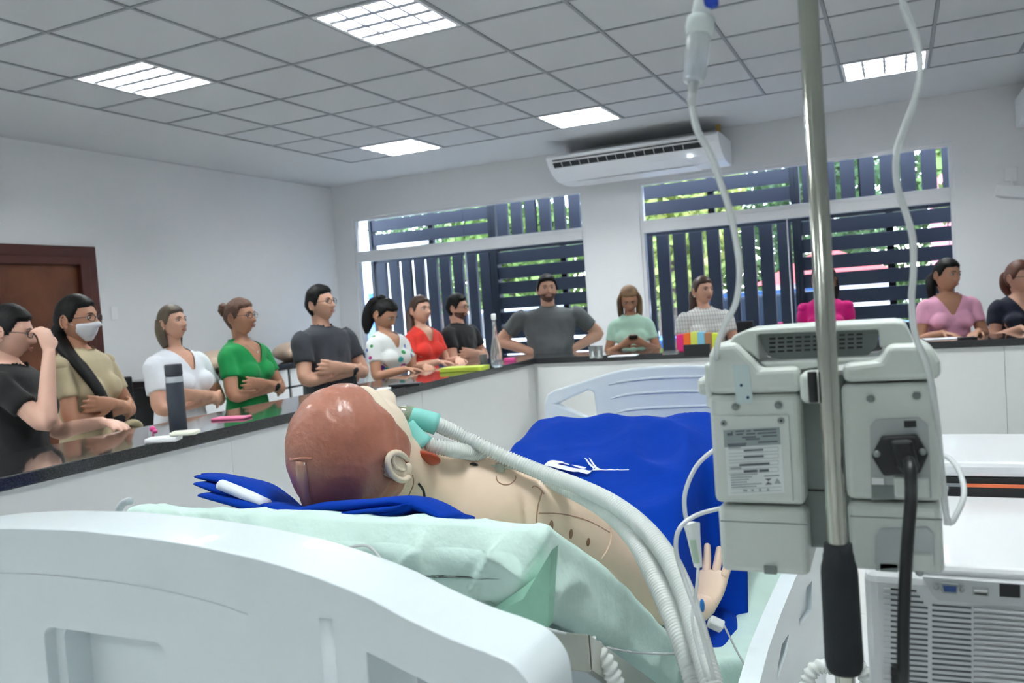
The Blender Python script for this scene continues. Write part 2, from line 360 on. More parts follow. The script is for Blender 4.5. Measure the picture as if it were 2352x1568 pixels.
lw = bevel(obj('light_switch', box(XL, 5.36, 1.60 - .06, XL + .012, 5.43, 1.60 + .06), WHITEP, label='white light switch plate beside the wooden door', category='switch'), .003, 1)
# ------------------------------------------------------------------ counters
HT, HB = CZ - .415, CZ - .46
xi, yi = PZ(400, 1035, HB)[0], PZ(1700, 818, HB)[1]
xo, yo = xi - .50, yi + .52
ct = thing('bench_counter', 'long white bench with polished black granite top, the people stand behind it', 'counter')
bevel(obj('worktop', prism([(xi, YF + .6), (xi, yi), (XR - .3, yi), (XR - .3, yo), (xo, yo), (xo, YF + .6)], HB, HT, lambda a, b, h: (a, b, h)), GRANITE, ct), .004, 2)
obj('carcass', prism([(xi - .04, YF + .64), (xi - .04, yi + .04), (XR - .34, yi + .04), (XR - .34, yo - .12), (xo + .12, yo - .12), (xo + .12, YF + .64)], 0, HB, lambda a, b, h: (a, b, h)), COUNTERW, ct)
yy = YF + .66
while yy < yi - .3:
    y2 = min(yy + 1.55, yi + .02); obj('front_panel', box(xi - .045, yy, .02, xi - .028, y2 - .003, HB - .002), COUNTERW, ct); yy = y2
xx = xi - .01
while xx < XR - .5:
    x2 = min(xx + 1.55, XR - .36); obj('front_panel', box(xx, yi + .028, .02, x2 - .003, yi + .045, HB - .002), COUNTERW, ct); xx = x2
PL = CZ - 1.055
obj('trim_2', prism([(xi - .04, YF + .64), (xi + .35, YF + .64), (xi + .35, yi - .35), (XR - .34, yi - .35), (XR - .34, yi + .04), (xi - .04, yi + .04)], 0, PL, lambda a, b, h: (a, b, h)), FLOORM, **K)
# counter along the left wall, with white drawer units
xw = -5.75; wc = thing('wall_counter', 'black topped counter with white fronts along the left wall behind the people', 'counter')
bevel(obj('worktop', box(XL, 5.35, CZ - .50, xw, 8.3, CZ - .44), GRANITE, wc), .004, 1)
obj('worktop', box(XL, .5, CZ - .50, xw, 4.1, CZ - .44), GRANITE, wc)
for y0 in (5.45, 6.2, 6.95): obj('cabinet', box(XL, y0, .12, xw - .04, y0 + .73, CZ - .50), BLACKP, wc)
for y0 in (5.45, 6.2, 6.95):
    for k in range(4): bevel(obj('drawer', box(xw - .04, y0 + .01, .14 + k * .2, xw - .02, y0 + .72, .32 + k * .2), COUNTERW, wc), .003, 1)
for y0 in (.55, 1.3, 2.05, 2.8): 
    obj('cabinet', box(XL, y0, .12, xw - .04, y0 + .73, CZ - .50), COUNTERW, wc)
    bevel(obj('cabinet_door', box(xw - .04, y0 + .01, .14, xw - .02, y0 + .72, CZ - .52), COUNTERW, wc), .003, 1)
# ------------------------------------------------------------------ air conditioners
ACD = mat('ac_slot_black', (.01, .012, .014), .5)
def aircon(x0, L, label):
    t = thing('air_conditioner', label, 'air conditioner', (x0, 0, CZ), 0, 'long ceiling air conditioners')
    prof = [(8.76, 1.49), (8.10, 1.49), (8.06, 1.475), (8.05, 1.455), (8.07, 1.44), (8.09, 1.40), (8.13, 1.36), (8.22, 1.30), (8.36, 1.25), (8.55, 1.235), (8.76, 1.24)]
    bevel(obj('casing', prism(prof, .03, L - .03, lambda a, b, h: (h, a, b)), WHITEP, t), .006, 2)
    for s in (0, L - .04): bevel(obj('end_cap', prism([(a + (.004 if a < 8.7 else 0), b + .002) for a, b in prof], s, s + .04, lambda a, b, h: (h, a - .012, b)), WHITEP, t), .008, 2)
    def strip(z0, z1, y0, y1, m, n, e=.003): obj(n, prism([(y0 - e, z0), (y1 - e, z1), (y1 + .02, z1), (y0 + .02, z0)], .06, L - .16, lambda a, b, h: (h, a, b)), m, t)
    strip(1.437, 1.427, 8.068, 8.075, ACD, 'upper_slot'); strip(1.410, 1.365, 8.083, 8.124, ACD, 'outlet_slot', .004)
    for k in range(14): obj('vane', prism([(8.078, 1.408), (8.119, 1.367), (8.124, 1.367), (8.083, 1.408)], .15 + k * (L - .4) / 14, .154 + k * (L - .4) / 14, lambda a, b, h: (h, a - .004, b)), WHITEP, t)
    obj('indicator', box(L - .32, 8.19, 1.300, L - .29, 8.21, 1.315), mat('indicator_light', (.9, .95, 1), .4, emit=(.8, .9, 1), estr=3), t)
    obj('intake_grille', prism([(8.38, 1.243), (8.7, 1.232), (8.7, 1.236), (8.38, 1.247)], .2, L - .3, lambda a, b, h: (h, a, b - .004)), WHITEP, t)
    obj('bracket', box(L - .10, 8.5, 1.49, L - .06, 8.55, 1.63), mat('brass', (.5, .35, .1), .4, .8), t)
    obj('bracket', box(.06, 8.5, 1.49, .10, 8.55, 1.63), WHITEP, t)
aircon(-3.19, 1.74, 'long white ceiling air conditioner hung between the two windows')
aircon(1.02, 1.74, 'white air conditioner at the right edge of the picture, only its end in view')
# socket and hanging box
p = PY(2322, 400, YB); t = bevel(obj('wall_socket', box(p[0] - .05, YB - .012, p[2] - .06, p[0] + .05, YB, p[2] + .06), WHITEP, label='white wall socket plate high on the right of the back wall', category='socket'), .004, 1)
p2 = PY(2322, 440, YB); V, F = box(-.12, -.035, -.05, .12, 0, .05); V = V @ roty(math.radians(12)).T + np.array([p2[0], YB - .002, p2[2]])
bevel(obj('junction_box', (V, F), WHITEP, label='tilted white plastic box hanging on its wire under the wall socket', category='device'), .008, 2)
obj('wire', tube([(p[0], YB - .012, p[2] - .04), (p[0] + .01, YB - .02, p[2] - .10), (p2[0], YB - .02, p2[2] + .04)], .004, 6), WHITEP, smooth=True, label='short white wire from the wall socket to the tilted box', category='wire')
# ------------------------------------------------------------------ head mesh used by people and manikin
def head_mesh(n=64, m=48, fem=True, jaw=1.0, open_mouth=False):
    """unit head: height .226 m, faces -Y, origin at ear height; returns V, F, grid dirs"""
    ph = np.linspace(0, math.pi, m + 1)[1:-1]; th = np.arange(n) * 2 * math.pi / n
    D = np.array([(math.sin(p) * math.cos(t), math.sin(p) * math.sin(t), math.cos(p)) for p in ph for t in th] + [(0, 0, 1), (0, 0, -1)])
    _, F = ell((0, 0, 0), (1, 1, 1), n, m)
    x, y, z = D.T
    X = x * .076; Y = np.where(y < 0, y * .092, y * .098); Z = np.where(z > 0, z * .114, z * .112)
    lo = np.clip(-z, 0, 1)
    X = X * (1 - (.34 if fem else .24) * lo ** 1.6 * jaw)
    Y = np.where(y > 0, Y * (1 - .45 * lo ** 1.3), Y * (1 - .10 * lo))
    Y = Y - .012 * lo                                      # jaw forward
    f = np.clip(-y, 0, 1) ** 1.5                            # front weight
    g = lambda cx, cz, sx, sz: np.exp(-((X - cx) / sx) ** 2 - ((Z - cz) / sz) ** 2) * f
    Y = np.maximum(Y, -.094 + 0 * Y)
    ns = np.where(Z > -.028, .030, .010)
    nose = np.exp(-(X / (.010 + .006 * np.clip(.01 - Z, 0, .05) / .04)) ** 2 - ((Z + .026) / ns) ** 2) * f
    Y -= .025 * nose
    Y -= .005 * g(0, .030, .045, .010)
    for s in (-1, 1):
        Y += .011 * g(s * .031, .010, .015, .011); Y -= .003 * g(s * .031, .008, .011, .006); Y -= .004 * g(s * .040, -.022, .018, .018)
        Y -= .006 * g(s * .010, -.030, .006, .006)
    Y -= .007 * g(0, -.051, .020, .005) + .007 * g(0, -.063, .017, .005); Y += .005 * g(0, -.057, .024, .0022)
    if open_mouth: Y += .02 * g(0, -.057, .018, .008)
    Y += .004 * g(0, -.076, .02, .006); Y -= .008 * g(0, -.096, .020, .014)
    return np.stack([X, Y, Z], 1), F
def ear_mesh(s):
    out = [ell((s * .077, .012, -.006), (.007, .017, .030), 12, 8, rotx(.2) )]
    pts = [(s * .084, .012 + .017 * math.cos(a), -.004 + .029 * math.sin(a)) for a in np.linspace(-1.3, 3.6, 12)]
    out.append(tube(pts, [.0045] * 10 + [.004, .003], 8, 2)); out.append(ell((s * .079, .006, -.030), (.004, .010, .009), 12, 8))
    out.append(tube([(s * .084, .006 + .010 * math.cos(a), -.002 + .018 * math.sin(a)) for a in np.linspace(-.9, 1.9, 8)], .0028, 6, 2))
    return cat_(*out)

# ------------------------------------------------------------------ hospital bed
def booldiff(VF, cutters):
    o = bpy.data.objects.new('tmp', mesh('tmp', *VF, smooth=False)); COL.objects.link(o); cs = []
    for c in cutters:
        k = bpy.data.objects.new('tmpc', mesh('tmpc', *c, smooth=False)); COL.objects.link(k); cs.append(k)
        b = o.modifiers.new('b', 'BOOLEAN'); b.operation = 'DIFFERENCE'; b.object = k; b.solver = 'EXACT'
    dg = bpy.context.evaluated_depsgraph_get(); me = bpy.data.meshes.new_from_object(o.evaluated_get(dg)); me.name = 'cut'
    me.materials.clear()
    for k in cs + [o]: bpy.data.objects.remove(k)
    return me
bed = thing('hospital_bed', 'white hospital bed with its head end raised, filling the foreground under the manikin', 'bed', (0, 0, 0))
YH, XC, XH = .60, -.745, -.80
top = [PY(u, v - 2, YH + .050) for u, v in [(290, 1193), (450, 1210), (600, 1235), (750, 1272), (900, 1326), (1000, 1376), (1100, 1420), (1180, 1448), (1230, 1472), (1262, 1505), (1282, 1545), (1290, 1600)]]
top = catmull(top, 5); top = [(p[0], p[2]) for p in top if p[0] > XH + .008]; TX = top[-1][0]; zb = CZ - .62
low = [(PY(u, v, YH)[0], PY(u, v, YH)[2]) for u, v in [(842, 1498), (990, 1572), (1080, 1630)]]
mx = low[0][0]
right = top + [(TX, zb), (TX - .05, zb), (TX - .05, low[-1][1] - .05), low[-1], low[1], low[0], (mx, zb)]
left = [(2 * XH - a, b) for a, b in reversed(right)]
k = len(left)
hb = prism(left[:] + right[:], YH, YH + .078, lambda a, b, h: (a, h, b))
g0 = [PY(u, v, YH) for u, v in [(-60, 1318), (60, 1318), (200, 1330), (350, 1352), (480, 1382), (570, 1412)]]
pk = [PY(u, v, YH) for u, v in [(98, 1430), (375, 1480)]]
gt = tube(g0, .0016, 6, 3)
p1 = prism(rrect(pk[0][0], CZ - .50, pk[1][0], pk[0][2] - .004, .012), YH - .02, YH + .014, lambda a, b, h: (a, h, b))
p2 = prism(rrect(pk[0][0] + .013, CZ - .49, pk[1][0] - .002, pk[0][2] - .009, .012), YH - .012, YH + .046, lambda a, b, h: (a, h, b))
m_a = booldiff(hb, [p1]); va = np.array([v_.co for v_ in m_a.vertices]); fa = [tuple(q_.vertices) for q_ in m_a.polygons]
m_b = booldiff((va, fa), [p2])
if len(m_b.polygons) < 20: m_b = m_a
hbm = m_b
h = obj('head_board', hbm, BEDW, bed); bevel(h, .028, 6); h.modifiers['bevel'].angle_limit = math.radians(50)
obj('moulded_line', tube(g0, .0011, 6, 3), BEDW, bed, True)
cr = PY(745, 1390, YH); obj('pillar_ridge', tube([(cr[0], YH + .006, cr[2] - .012), (cr[0] + .002, YH + .006, cr[2] - .2)], [(.008, .012)] * 2, 10, 1, ref=(0, 1, 0)), BEDW, bed, True)
sc = PY(113, 1513, YH + .010); obj('screw_hole', ell((sc[0], YH + .0135, sc[2]), (.0022, .0015, .0025), 10, 6), BLACKP, bed)
# foot board
YT = 2.95
fo = [(PY(u, v, YT)[0], PY(u, v, YT)[2]) for u, v in [(1262, 1180), (1252, 1000), (1250, 925), (1256, 905), (1275, 895), (1330, 878), (1400, 856), (1450, 846), (1520, 841)]]
fo += [(2 * XC - a, b) for a, b in reversed(fo)]
tri = [(PY(u, v, YT)[0], PY(u, v, YT)[2]) for u, v in [(1278, 928), (1350, 896), (1362, 900), (1370, 958), (1345, 958)]]
cuts = [prism(tri, YT - .05, YT + .08, lambda a, b, h: (a, h, b)), prism([(2 * XC - a, b) for a, b in reversed(tri)], YT - .05, YT + .08, lambda a, b, h: (a, h, b))]
fb = obj('foot_board', booldiff(prism(fo, YT, YT + .04, lambda a, b, h: (a, h, b)), cuts), BEDW, bed); bevel(fb, .008, 3)
for pts in ([(1398, 884), (1430, 876), (1500, 868), (1600, 864), (1680, 862)], [(1402, 916), (1440, 906), (1520, 900), (1680, 896)], [(1415, 948), (1450, 940), (1520, 935), (1680, 930)]):
    q = [PY(u, v, YT) for u, v in pts]; obj('raised_rib', tube(q, [.002] + [.005] * (len(q) - 1), 8, 3), BEDW, bed, True)
# deck frame: inclined back section, flat section
def yz(y): return float(np.interp(y, [.90, .95, 1.145, 1.51, 1.62, 1.80, 2.9], [CZ - .265, CZ - .272, CZ - .385, CZ - .640, CZ - .72, CZ - .77, CZ - .77]))
fr = [(.938, CZ - .405), (1.62, CZ - .86), (2.88, CZ - .90), (2.88, CZ - .945), (1.60, CZ - .905), (.938, CZ - .448)]
obj('deck_side_rail', prism(fr, -.357, -.372, lambda a, b, h: (h, a, b)), STEEL, bed)
obj('deck_side_rail', prism(fr, -1.13, -1.115, lambda a, b, h: (h, a, b)), STEEL, bed)
bevel(obj('deck_end_plate', box(-1.13, .93, CZ - .448, -.357, .934, CZ - .402), STEEL, bed), .001, 1)
obj('deck_plate', prism([(.934, CZ - .41), (1.62, CZ - .868), (2.88, CZ - .905), (2.88, CZ - .915), (1.61, CZ - .88), (.934, CZ - .42)], -1.115, -.372, lambda a, b, h: (h, a, b)), BEDW2, bed)
hp = [PY(u, v, .868) for u, v in [(560, 1246), (632, 1259), (738, 1273), (757, 1282), (763, 1298), (763, 1322)]]
obj('pillow_hoop', tube([hp[0] + np.array([-.25, 0, .02])] + hp, .0042, 10, 3), CHROME, bed, True)
hq = [PY(u, v, .93) for u, v in [(258, 1235), (262, 1200), (272, 1172), (284, 1155), (300, 1150)]]
obj('mattress_stop', tube(hq, .006, 10, 3), BEDW2, bed, True)
# base frame, column, legs with castors
obj('base_frame', cat_(box(-1.16, .66, .30, -1.08, 2.93, .36), box(-.41, .66, .30, -.33, 2.93, .36), box(-1.08, .66, .30, -.41, .74, .36), box(-1.08, 2.85, .30, -.41, 2.93, .36)), BEDW, bed)
obj('under_cover', cat_(box(-1.05, .72, .36, -.45, .90, .56), box(-1.05, 1.2, .40, -.45, 2.8, .46)), BEDW2, bed)
for y in (1.3, 2.6): obj('lift_column', box(-.83, y - .07, .36, -.66, y + .07, .52), BEDW2, bed)
obj('bracket', cat_(box(-.95, .645, .36, -.90, .70, .60), box(-.59, .645, .36, -.54, .70, .60), box(-.95, 2.90, .36, -.90, 2.95, .60), box(-.59, 2.90, .36, -.54, 2.95, .60)), BEDW2, bed)
for x in (-1.12, -.37):
    for y in (.72, 2.86):
        lg = obj('castor', cat_(cyl((x, y, .30), (x, y, .16), .018), box(x - .02, y - .02, .08, x + .02, y + .02, .17)), BEDW2, bed)
        obj('wheel', cyl((x - .02, y, .075), (x + .02, y, .075), .075, 20), BLACKP, lg)
# lowered near side rail
sp = [(1873, 1268), (1852, 1285), (1828, 1325), (1795, 1405), (1765, 1490), (1742, 1580), (1720, 1690)]
SX = -.21
poly = [(PX(u, v, SX)[1], PX(u, v, SX)[2]) for u, v in sp]
poly = poly + [(poly[-1][0] + .05, .42), (poly[0][0] + .35, .42), (poly[0][0] + .42, poly[0][1] - .12), (poly[0][0] + .28, poly[0][1] + .01), (poly[0][0] + .12, poly[0][1] + .03)]
sl = [[(PX(u, v, SX)[1], PX(u, v, SX)[2]) for u, v in q] for q in ([(1837, 1382), (1852, 1350), (1866, 1332), (1866, 1400), (1836, 1440)], [(1787, 1528), (1796, 1480), (1812, 1456), (1806, 1500), (1786, 1560)])]
sr = obj('side_rail', booldiff(prism(poly, SX - .03, SX, lambda a, b, h: (h, a, b)), [prism(q, SX - .012, SX + .02, lambda a, b, h: (h, a, b)) for q in sl]), BEDW, bed); bevel(sr, .006, 2)
obj('rail_arm', cat_(box(-.35, 1.75, .40, SX - .03, 1.80, .46), box(-.35, 2.2, .40, SX - .03, 2.25, .46)), BEDW2, bed)

# mattress under a mint sheet
from mathutils import noise as mn
def nz(p, s=1.0): return mn.noise(Vector((p[0] * s, p[1] * s, p[2] * s)))
def wrinkle(P, amp, s, aniso=(1, 1, 1)):
    out = np.zeros(len(P))
    for i, p in enumerate(P):
        q = (p[0] * aniso[0], p[1] * aniso[1], p[2] * aniso[2])
        out[i] = (1 - abs(nz(q, s)) * 2.2) * .6 + nz(q, s * 2.3) * .4
    return out * amp
ys = np.concatenate([np.linspace(.90, 1.0, 9), np.linspace(1.02, 1.62, 40), np.linspace(1.66, 2.85, 38)])
rings = []
for iy, y in enumerate(ys):
    zt = yz(y); xn = -.392 + .135 * sm((y - 1.5) / .35); xf = -1.118; th_ = .128
    if iy < 5: s_ = math.sin(math.pi / 2 * (iy / 5)) if iy else 0; ry = .022 + .0 * s_
    dip = 0
    prof = []
    N1, N2 = 40, 18; r = .028
    e = max(0, 1 - (y - .90) / .035); inset = .030 * (1 - math.sqrt(max(0, 1 - e * e)))
    x0, x1, z0, z1 = xf + inset, xn - inset, zt - th_ + inset, zt - inset
    rr = rrect(x0, z0, x1, z1, r, 6)
    # resample evenly
    P = np.array(rr + [rr[0]]); dl = np.r_[0, np.cumsum(np.linalg.norm(np.diff(P, axis=0), axis=1))]; t_ = np.linspace(0, dl[-1], 241)[:-1]
    Q = np.stack([np.interp(t_, dl, P[:, 0]), np.interp(t_, dl, P[:, 1])], 1)
    rings.append(np.stack([Q[:, 0], np.full(240, y), Q[:, 1]], 1))
cz0 = rings[0][:, 2].mean(); ctr = np.stack([np.clip(rings[0][:, 0], -1.06, -.45), rings[0][:, 1], np.full(240, cz0)], 1)
rings = [ctr + (rings[0] - ctr) * q_ + np.array([0, .012 * q_ ** 4 - .012, 0]) for q_ in np.linspace(0.02, .96, 16)] + rings
V, F = loft(rings)
cen = np.stack([np.full(len(V), -.75), V[:, 1], np.array([yz(y) - .06 for y in V[:, 1]])], 1)
nd = V - cen; nd[:, 0] = np.where(abs(nd[:, 0]) > .33, nd[:, 0], 0); nd[:, 1] = np.where(V[:, 1] < .905, -.35, np.where(V[:, 1] < .93, -.08, 0)); nd[:, 0] = np.where(V[:, 1] < .905, nd[:, 0] * .2, nd[:, 0]); nd[:, 2] = np.where(V[:, 1] < .899, 0, nd[:, 2]); nd /= np.linalg.norm(nd, axis=1)[:, None] + 1e-9
def crease(P, s, d1, d2, k, off):
    out = np.zeros(len(P))
    for i, p in enumerate(P):
        wx, wz = p[0] + .04 * nz(p, 5), p[2] + .04 * nz((p[1], p[0], p[2]), 5)
        out[i] = math.exp(-abs(nz((wx * d1[0] + wz * d1[1] + off, (wx * d2[0] + wz * d2[1]) * .3, p[1] * .45), s)) * k)
    return out
wr = crease(V, 15, (.8, -.6), (.6, .8), 7, 0) * .012 + crease(V, 9, (.5, .85), (.85, -.5), 8, 3) * .012 + crease(V, 28, (.9, -.3), (.3, .9), 6, 9) * .002 - .010
wr *= (1 - .6 * sm((V[:, 2] - cen[:, 2] - .035) / .02)); side = sm((V[:, 0] + .42) / .02) ; wr *= (1 - .5 * side * sm((V[:, 1] - 1.0) / .1))
V = V + nd * wr[:, None]
sht = obj('mattress', (V, F), SHEETM, None, True, label='mattress wrapped in a wrinkled mint green sheet, raised at the head end', category='mattress')
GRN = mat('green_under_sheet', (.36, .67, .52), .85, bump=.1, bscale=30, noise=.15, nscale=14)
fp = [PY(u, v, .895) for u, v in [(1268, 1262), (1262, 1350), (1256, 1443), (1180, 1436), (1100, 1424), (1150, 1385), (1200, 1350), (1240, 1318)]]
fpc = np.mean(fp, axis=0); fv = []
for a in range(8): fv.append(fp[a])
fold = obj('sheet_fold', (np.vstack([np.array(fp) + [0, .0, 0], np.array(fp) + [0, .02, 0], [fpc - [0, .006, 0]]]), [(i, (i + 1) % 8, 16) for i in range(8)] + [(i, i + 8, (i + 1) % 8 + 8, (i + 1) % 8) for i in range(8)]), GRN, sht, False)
# hanging skirt of the sheet on the near side
rows = []
ysk = np.linspace(1.50, 2.45, 60)
for k in range(14):
    s = k / 13; row = []
    for y in ysk:
        zt = yz(y) - .05; drop = .34 * s * sm((y - 1.46) / .30)
        x = -.392 + .135 * sm((y - 1.5) / .35) + .018 + .012 * s + .010 * math.sin(y * 34 + 1.5 * s) * s + .006 * math.sin(y * 61) * s
        row.append((x - .004, y - .10 * s, zt - drop))
    rows.append(np.array(row))
V, F = loft(rows, False, False)
sk = obj('sheet_skirt', (V, F), SHEETM, sht, True); so_ = sk.modifiers.new('s', 'SOLIDIFY'); so_.thickness = .003

# ------------------------------------------------------------------ folded blue cloth under the head
cl = thing('folded_cloth', 'folded royal blue cloth under the manikin head', 'cloth')
for pts, ra, rb, y in [([(505, 1138), (600, 1160), (680, 1184), (760, 1194), (900, 1201), (980, 1196), (1052, 1190)], .011, .05, 1.0),
                       ([(640, 1160), (720, 1181), (850, 1186), (940, 1178), (985, 1160)], .009, .045, .985), ([(690, 1186), (760, 1168), (870, 1160), (945, 1154), (992, 1164), (1048, 1190)], .010, .05, .995),
                       ([(486, 1096), (560, 1110), (615, 1135), (660, 1170), (700, 1184)], .009, .04, 1.03), ([(484, 1112), (560, 1138), (620, 1162), (690, 1182)], .010, .04, 1.01),
                       ([(500, 1090), (590, 1112), (640, 1142), (675, 1172)], .006, .04, 1.06), ([(735, 1192), (860, 1176), (940, 1168), (975, 1158)], .006, .045, .98)]:
    q = [PY(u, v, y) for u, v in pts]
    obj('fold', tube(q, [(ra * .55, rb)] + [(ra, rb)] * (len(q) - 2) + [(ra * .55, rb)], 14, 5, ref=(0, .25, 1)), BLUE, cl, True)
for a, b, r_, y in [((508, 1113), (612, 1158), .0085, .975), ((716, 1184), (752, 1184), .0045, .948)]:
    obj('printed_band', tube([PY(*a, y), (PY(*a, y) + PY(*b, y)) / 2 + np.array([0, 0, .001]), PY(*b, y)], [(r_, .012)] * 3, 12, 3, ref=(0, .2, 1)), WHPRINT, cl, True, label='white printed band')
for a, b in [((515, 1130), (492, 1128)), ((520, 1140), (482, 1144))]: obj('loose_thread', tube([PY(*a, .98), PY((a[0] + b[0]) / 2, a[1] - 4, .98), PY(*b, .98)], .0008, 5, 3), BLUE, cl, True)

# ------------------------------------------------------------------ the manikin
MSK = mat('manikin_skin', (.86, .65, .49), .45, noise=.05, nscale=8, coat=.15)
MSK2 = mat('manikin_seam', (.48, .27, .18), .6)
MFACE = mat('manikin_face', (.82, .69, .53), .45, coat=.1)
HAIRC = mat('manikin_hair_rubber', (.46, .19, .13), .38, col2=(.36, .13, .08), nscale=9, coat=.15, bump=.25, bscale=70)
ml = thing('training_manikin', 'life-size nursing manikin lying on the bed, brown moulded hair, no clothes on its chest', 'manikin')
a_ = np.array([0, .80, -.60]); a_ /= np.linalg.norm(a_); n_ = np.array([0, .60, .80]); X_ = np.array([1.0, 0, 0])
C0 = np.array([-.775, 1.24, CZ - .285])
def ring(s, rx, rn, off=0, n=28, p=2.4, c0=C0, xo=0):
    t = np.arange(n) * 2 * math.pi / n; cx = np.sign(np.cos(t)) * abs(np.cos(t)) ** (2 / p); sx = np.sign(np.sin(t)) * abs(np.sin(t)) ** (2 / p)
    return c0 + a_ * s + n_ * off + X_ * xo + rx * cx[:, None] * X_ + rn * sx[:, None] * n_
tor = loft([ring(-.075, .050, .055, .0), ring(-.02, .056, .060), ring(.02, .085, .072), ring(.05, .165, .088), ring(.09, .195, .102), ring(.16, .198, .114), ring(.26, .185, .118), ring(.38, .165, .108), ring(.50, .158, .105), ring(.60, .170, .105), ring(.68, .172, .10)])
nk = tube([C0 + a_ * .05 + n_ * -.02, C0 - a_ * .05 - n_ * .012, C0 - a_ * .13 - n_ * .01], [.064, .056, .054], 20, 3)
sR = np.array([-.60, 1.325, CZ - .372]); 
upper = tube([sR + np.array([-.03, -.005, .008]), sR + np.array([.018, .04, .0]), np.array([-.535, 1.44, CZ - .455]), np.array([-.50, 1.555, CZ - .55])], [(.070, .066), (.076, .070), (.064, .060), (.048, .046)], 20, 5)
fore = tube([np.array([-.505, 1.535, CZ - .535]), np.array([-.475, 1.63, CZ - .615]), np.array([-.435, 1.735, CZ - .675]), np.array([-.415, 1.80, CZ - .680])], [(.047, .046), (.046, .044), (.030, .036), (.024, .032)], 20, 5)
def hand_parts(W, d, nrm, curl, s=1.0, thumb=1, spread=.10, w=.040):
    """palm, four fingers, thumb as tubes. W wrist, d pointing dir, nrm palm normal (fingers curl towards it), thumb = +-1 side"""
    d = np.array(d, float); d /= np.linalg.norm(d); nrm = np.array(nrm, float); nrm -= d * (nrm @ d); nrm /= np.linalg.norm(nrm); side = np.cross(d, nrm) * thumb
    W = np.array(W, float); out = []
    out.append(tube([W - d * .01 * s, W + d * .03 * s, W + d * .07 * s, W + d * .092 * s], [(.016 * s, .026 * s), (.017 * s, .036 * s), (.014 * s, w * s), (.009 * s, w * .92 * s)], 14, 3, ref=nrm))
    for i, L in enumerate([.072, .080, .075, .060]):
        off = (.029 - i * .0195) * s; b = W + d * (.080 - .004 * abs(i - 1)) * s + side * off
        ang = (1.5 - i) * spread; dd = d * math.cos(ang) + side * math.sin(ang)
        P = [b]; c = 0; p = b
        for j, fr_ in enumerate([.45, .32, .23]):
            c += curl * (0.6 if j == 0 else 1.0); dj = dd * math.cos(c) + nrm * math.sin(c); p = p + dj * L * fr_ * s; P.append(p)
        out.append(tube(P, [.0100 * s, .0094 * s, .0086 * s, .0074 * s], 12, 3, round_end=True))
    b = W + d * .022 * s + side * .026 * s; t1 = d * .62 + side * .72 + nrm * .25; t2 = d * .85 + side * .4 + nrm * (.3 + curl * .4)
    t1 /= np.linalg.norm(t1); t2 /= np.linalg.norm(t2)
    out.append(tube([b - t1 * .012 * s, b + t1 * .032 * s, b + t1 * .032 * s + t2 * .03 * s, b + t1 * .032 * s + t2 * .05 * s], [.014 * s, .011 * s, .0095 * s, .007 * s], 10, 3, round_end=True))
    return out
hW = np.array([-.413, 1.80, CZ - .678])
hnd = hand_parts(hW, (-.02, .93, .42), (-.05, -.38, .92), .16, 1.04, thumb=-1, spread=.11)
mir = lambda VF: (np.asarray(VF[0]) * [-1, 1, 1] + [2 * C0[0], 0, 0], [tuple(q[::-1]) for q in VF[1]])
legs = [tube([C0 + a_ * .66 + X_ * s * .09, (-.68 + s * .125 - .0, 2.05, CZ - .55), (-.675 + s * .135, 2.30, CZ - .455), (-.675 + s * .13, 2.5, CZ - .60), (-.675 + s * .12, 2.72, CZ - .71)], [.085, .075, .058, .05, .04], 16, 4) for s in (-1, 1)]
bodyVF = cat_(remesh(cat_(tor, nk, upper, fore, mir(upper), mir(fore), *legs), .0052, 2, .5), *hnd)
body = obj('body', bodyVF, MSK, ml, True, label='cream skinned torso, arm and open hand')
from mathutils.bvhtree import BVHTree
def bvh(VF): return BVHTree.FromPolygons([Vector(map(float, p)) for p in VF[0]], [tuple(q) for q in VF[1]])
def hit(tr, u, v, off=.001):
    q = ray(u, v); q = q / np.linalg.norm(q); r = tr.ray_cast(Vector(O0), Vector(q))
    if r[0] is None: return None
    return np.array(r[0]) - q * off
TB = bvh(bodyVF)
def seam(pts, r=.0016, m=MSK2, name='seam', par=ml, tr=TB, off=.0004, **kw):
    q = [hit(tr, u, v, off) for u, v in pts]; q = [p for p in q if p is not None]
    if len(q) < 3: print('seam missed', name, pts[0]); return
    return obj(name, tube(q, r, 6, 3), m, par, True, **kw)
# head
HV, HF = head_mesh(128, 96, False)
HS = 1.10
FD = np.array([.10, .56, .82]); FD /= np.linalg.norm(FD); CD = np.array([-.06, -.82, .56]); CD -= FD * (CD @ FD); CD /= np.linalg.norm(CD); XD = np.cross(CD, -FD)
XD = np.cross(-FD, CD)                                       # local x (person's left) ; local y = -FD ; local z = CD
HR = np.stack([XD, -FD, CD], 1); 
if np.linalg.det(HR) < 0: HR[:, 0] *= -1
HC = np.array([-.800, 1.105, CZ - .218])
toW = lambda P: np.asarray(P) * HS @ HR.T + HC
hdV = toW(HV)
ears = [toW(ear_mesh(s)[0] * [1, 1, 1]) for s in (-1, 1)]; earF = ear_mesh(1)[1]
x, y, z = HV.T
back = .012 + .012 * np.sin(z * 25)
msk = np.maximum(sm((z - .030) / .01) * 0 + (z - .044) / .012, (y - np.where(z > -.03, -.050 - .3 * (z + .0) , -.02 + (-.03 - z) * .9)) / .012)
msk = np.minimum(msk, (z + .095 + np.clip(-y, 0, 1) * .6) / .012)
earcut = 1 - np.exp(-((y - .014) / .022) ** 2 - ((z + .004) / .033) ** 2) * (abs(x) > .04) * 1.0
off = sm(msk) * .0062 - .003
off = np.where(earcut < .45, -.003, off)
nr = HV / np.linalg.norm(HV, axis=1)[:, None]
wr = np.array([(1 - abs(nz((p[0] * .8 + .4 * p[2], p[1] * .7, p[2] * 2.6 + p[1] * 1.2 + .03 * nz(p, 20)), 15)) * 3) * .8 + nz(p, 12) * .5 for p in HV])
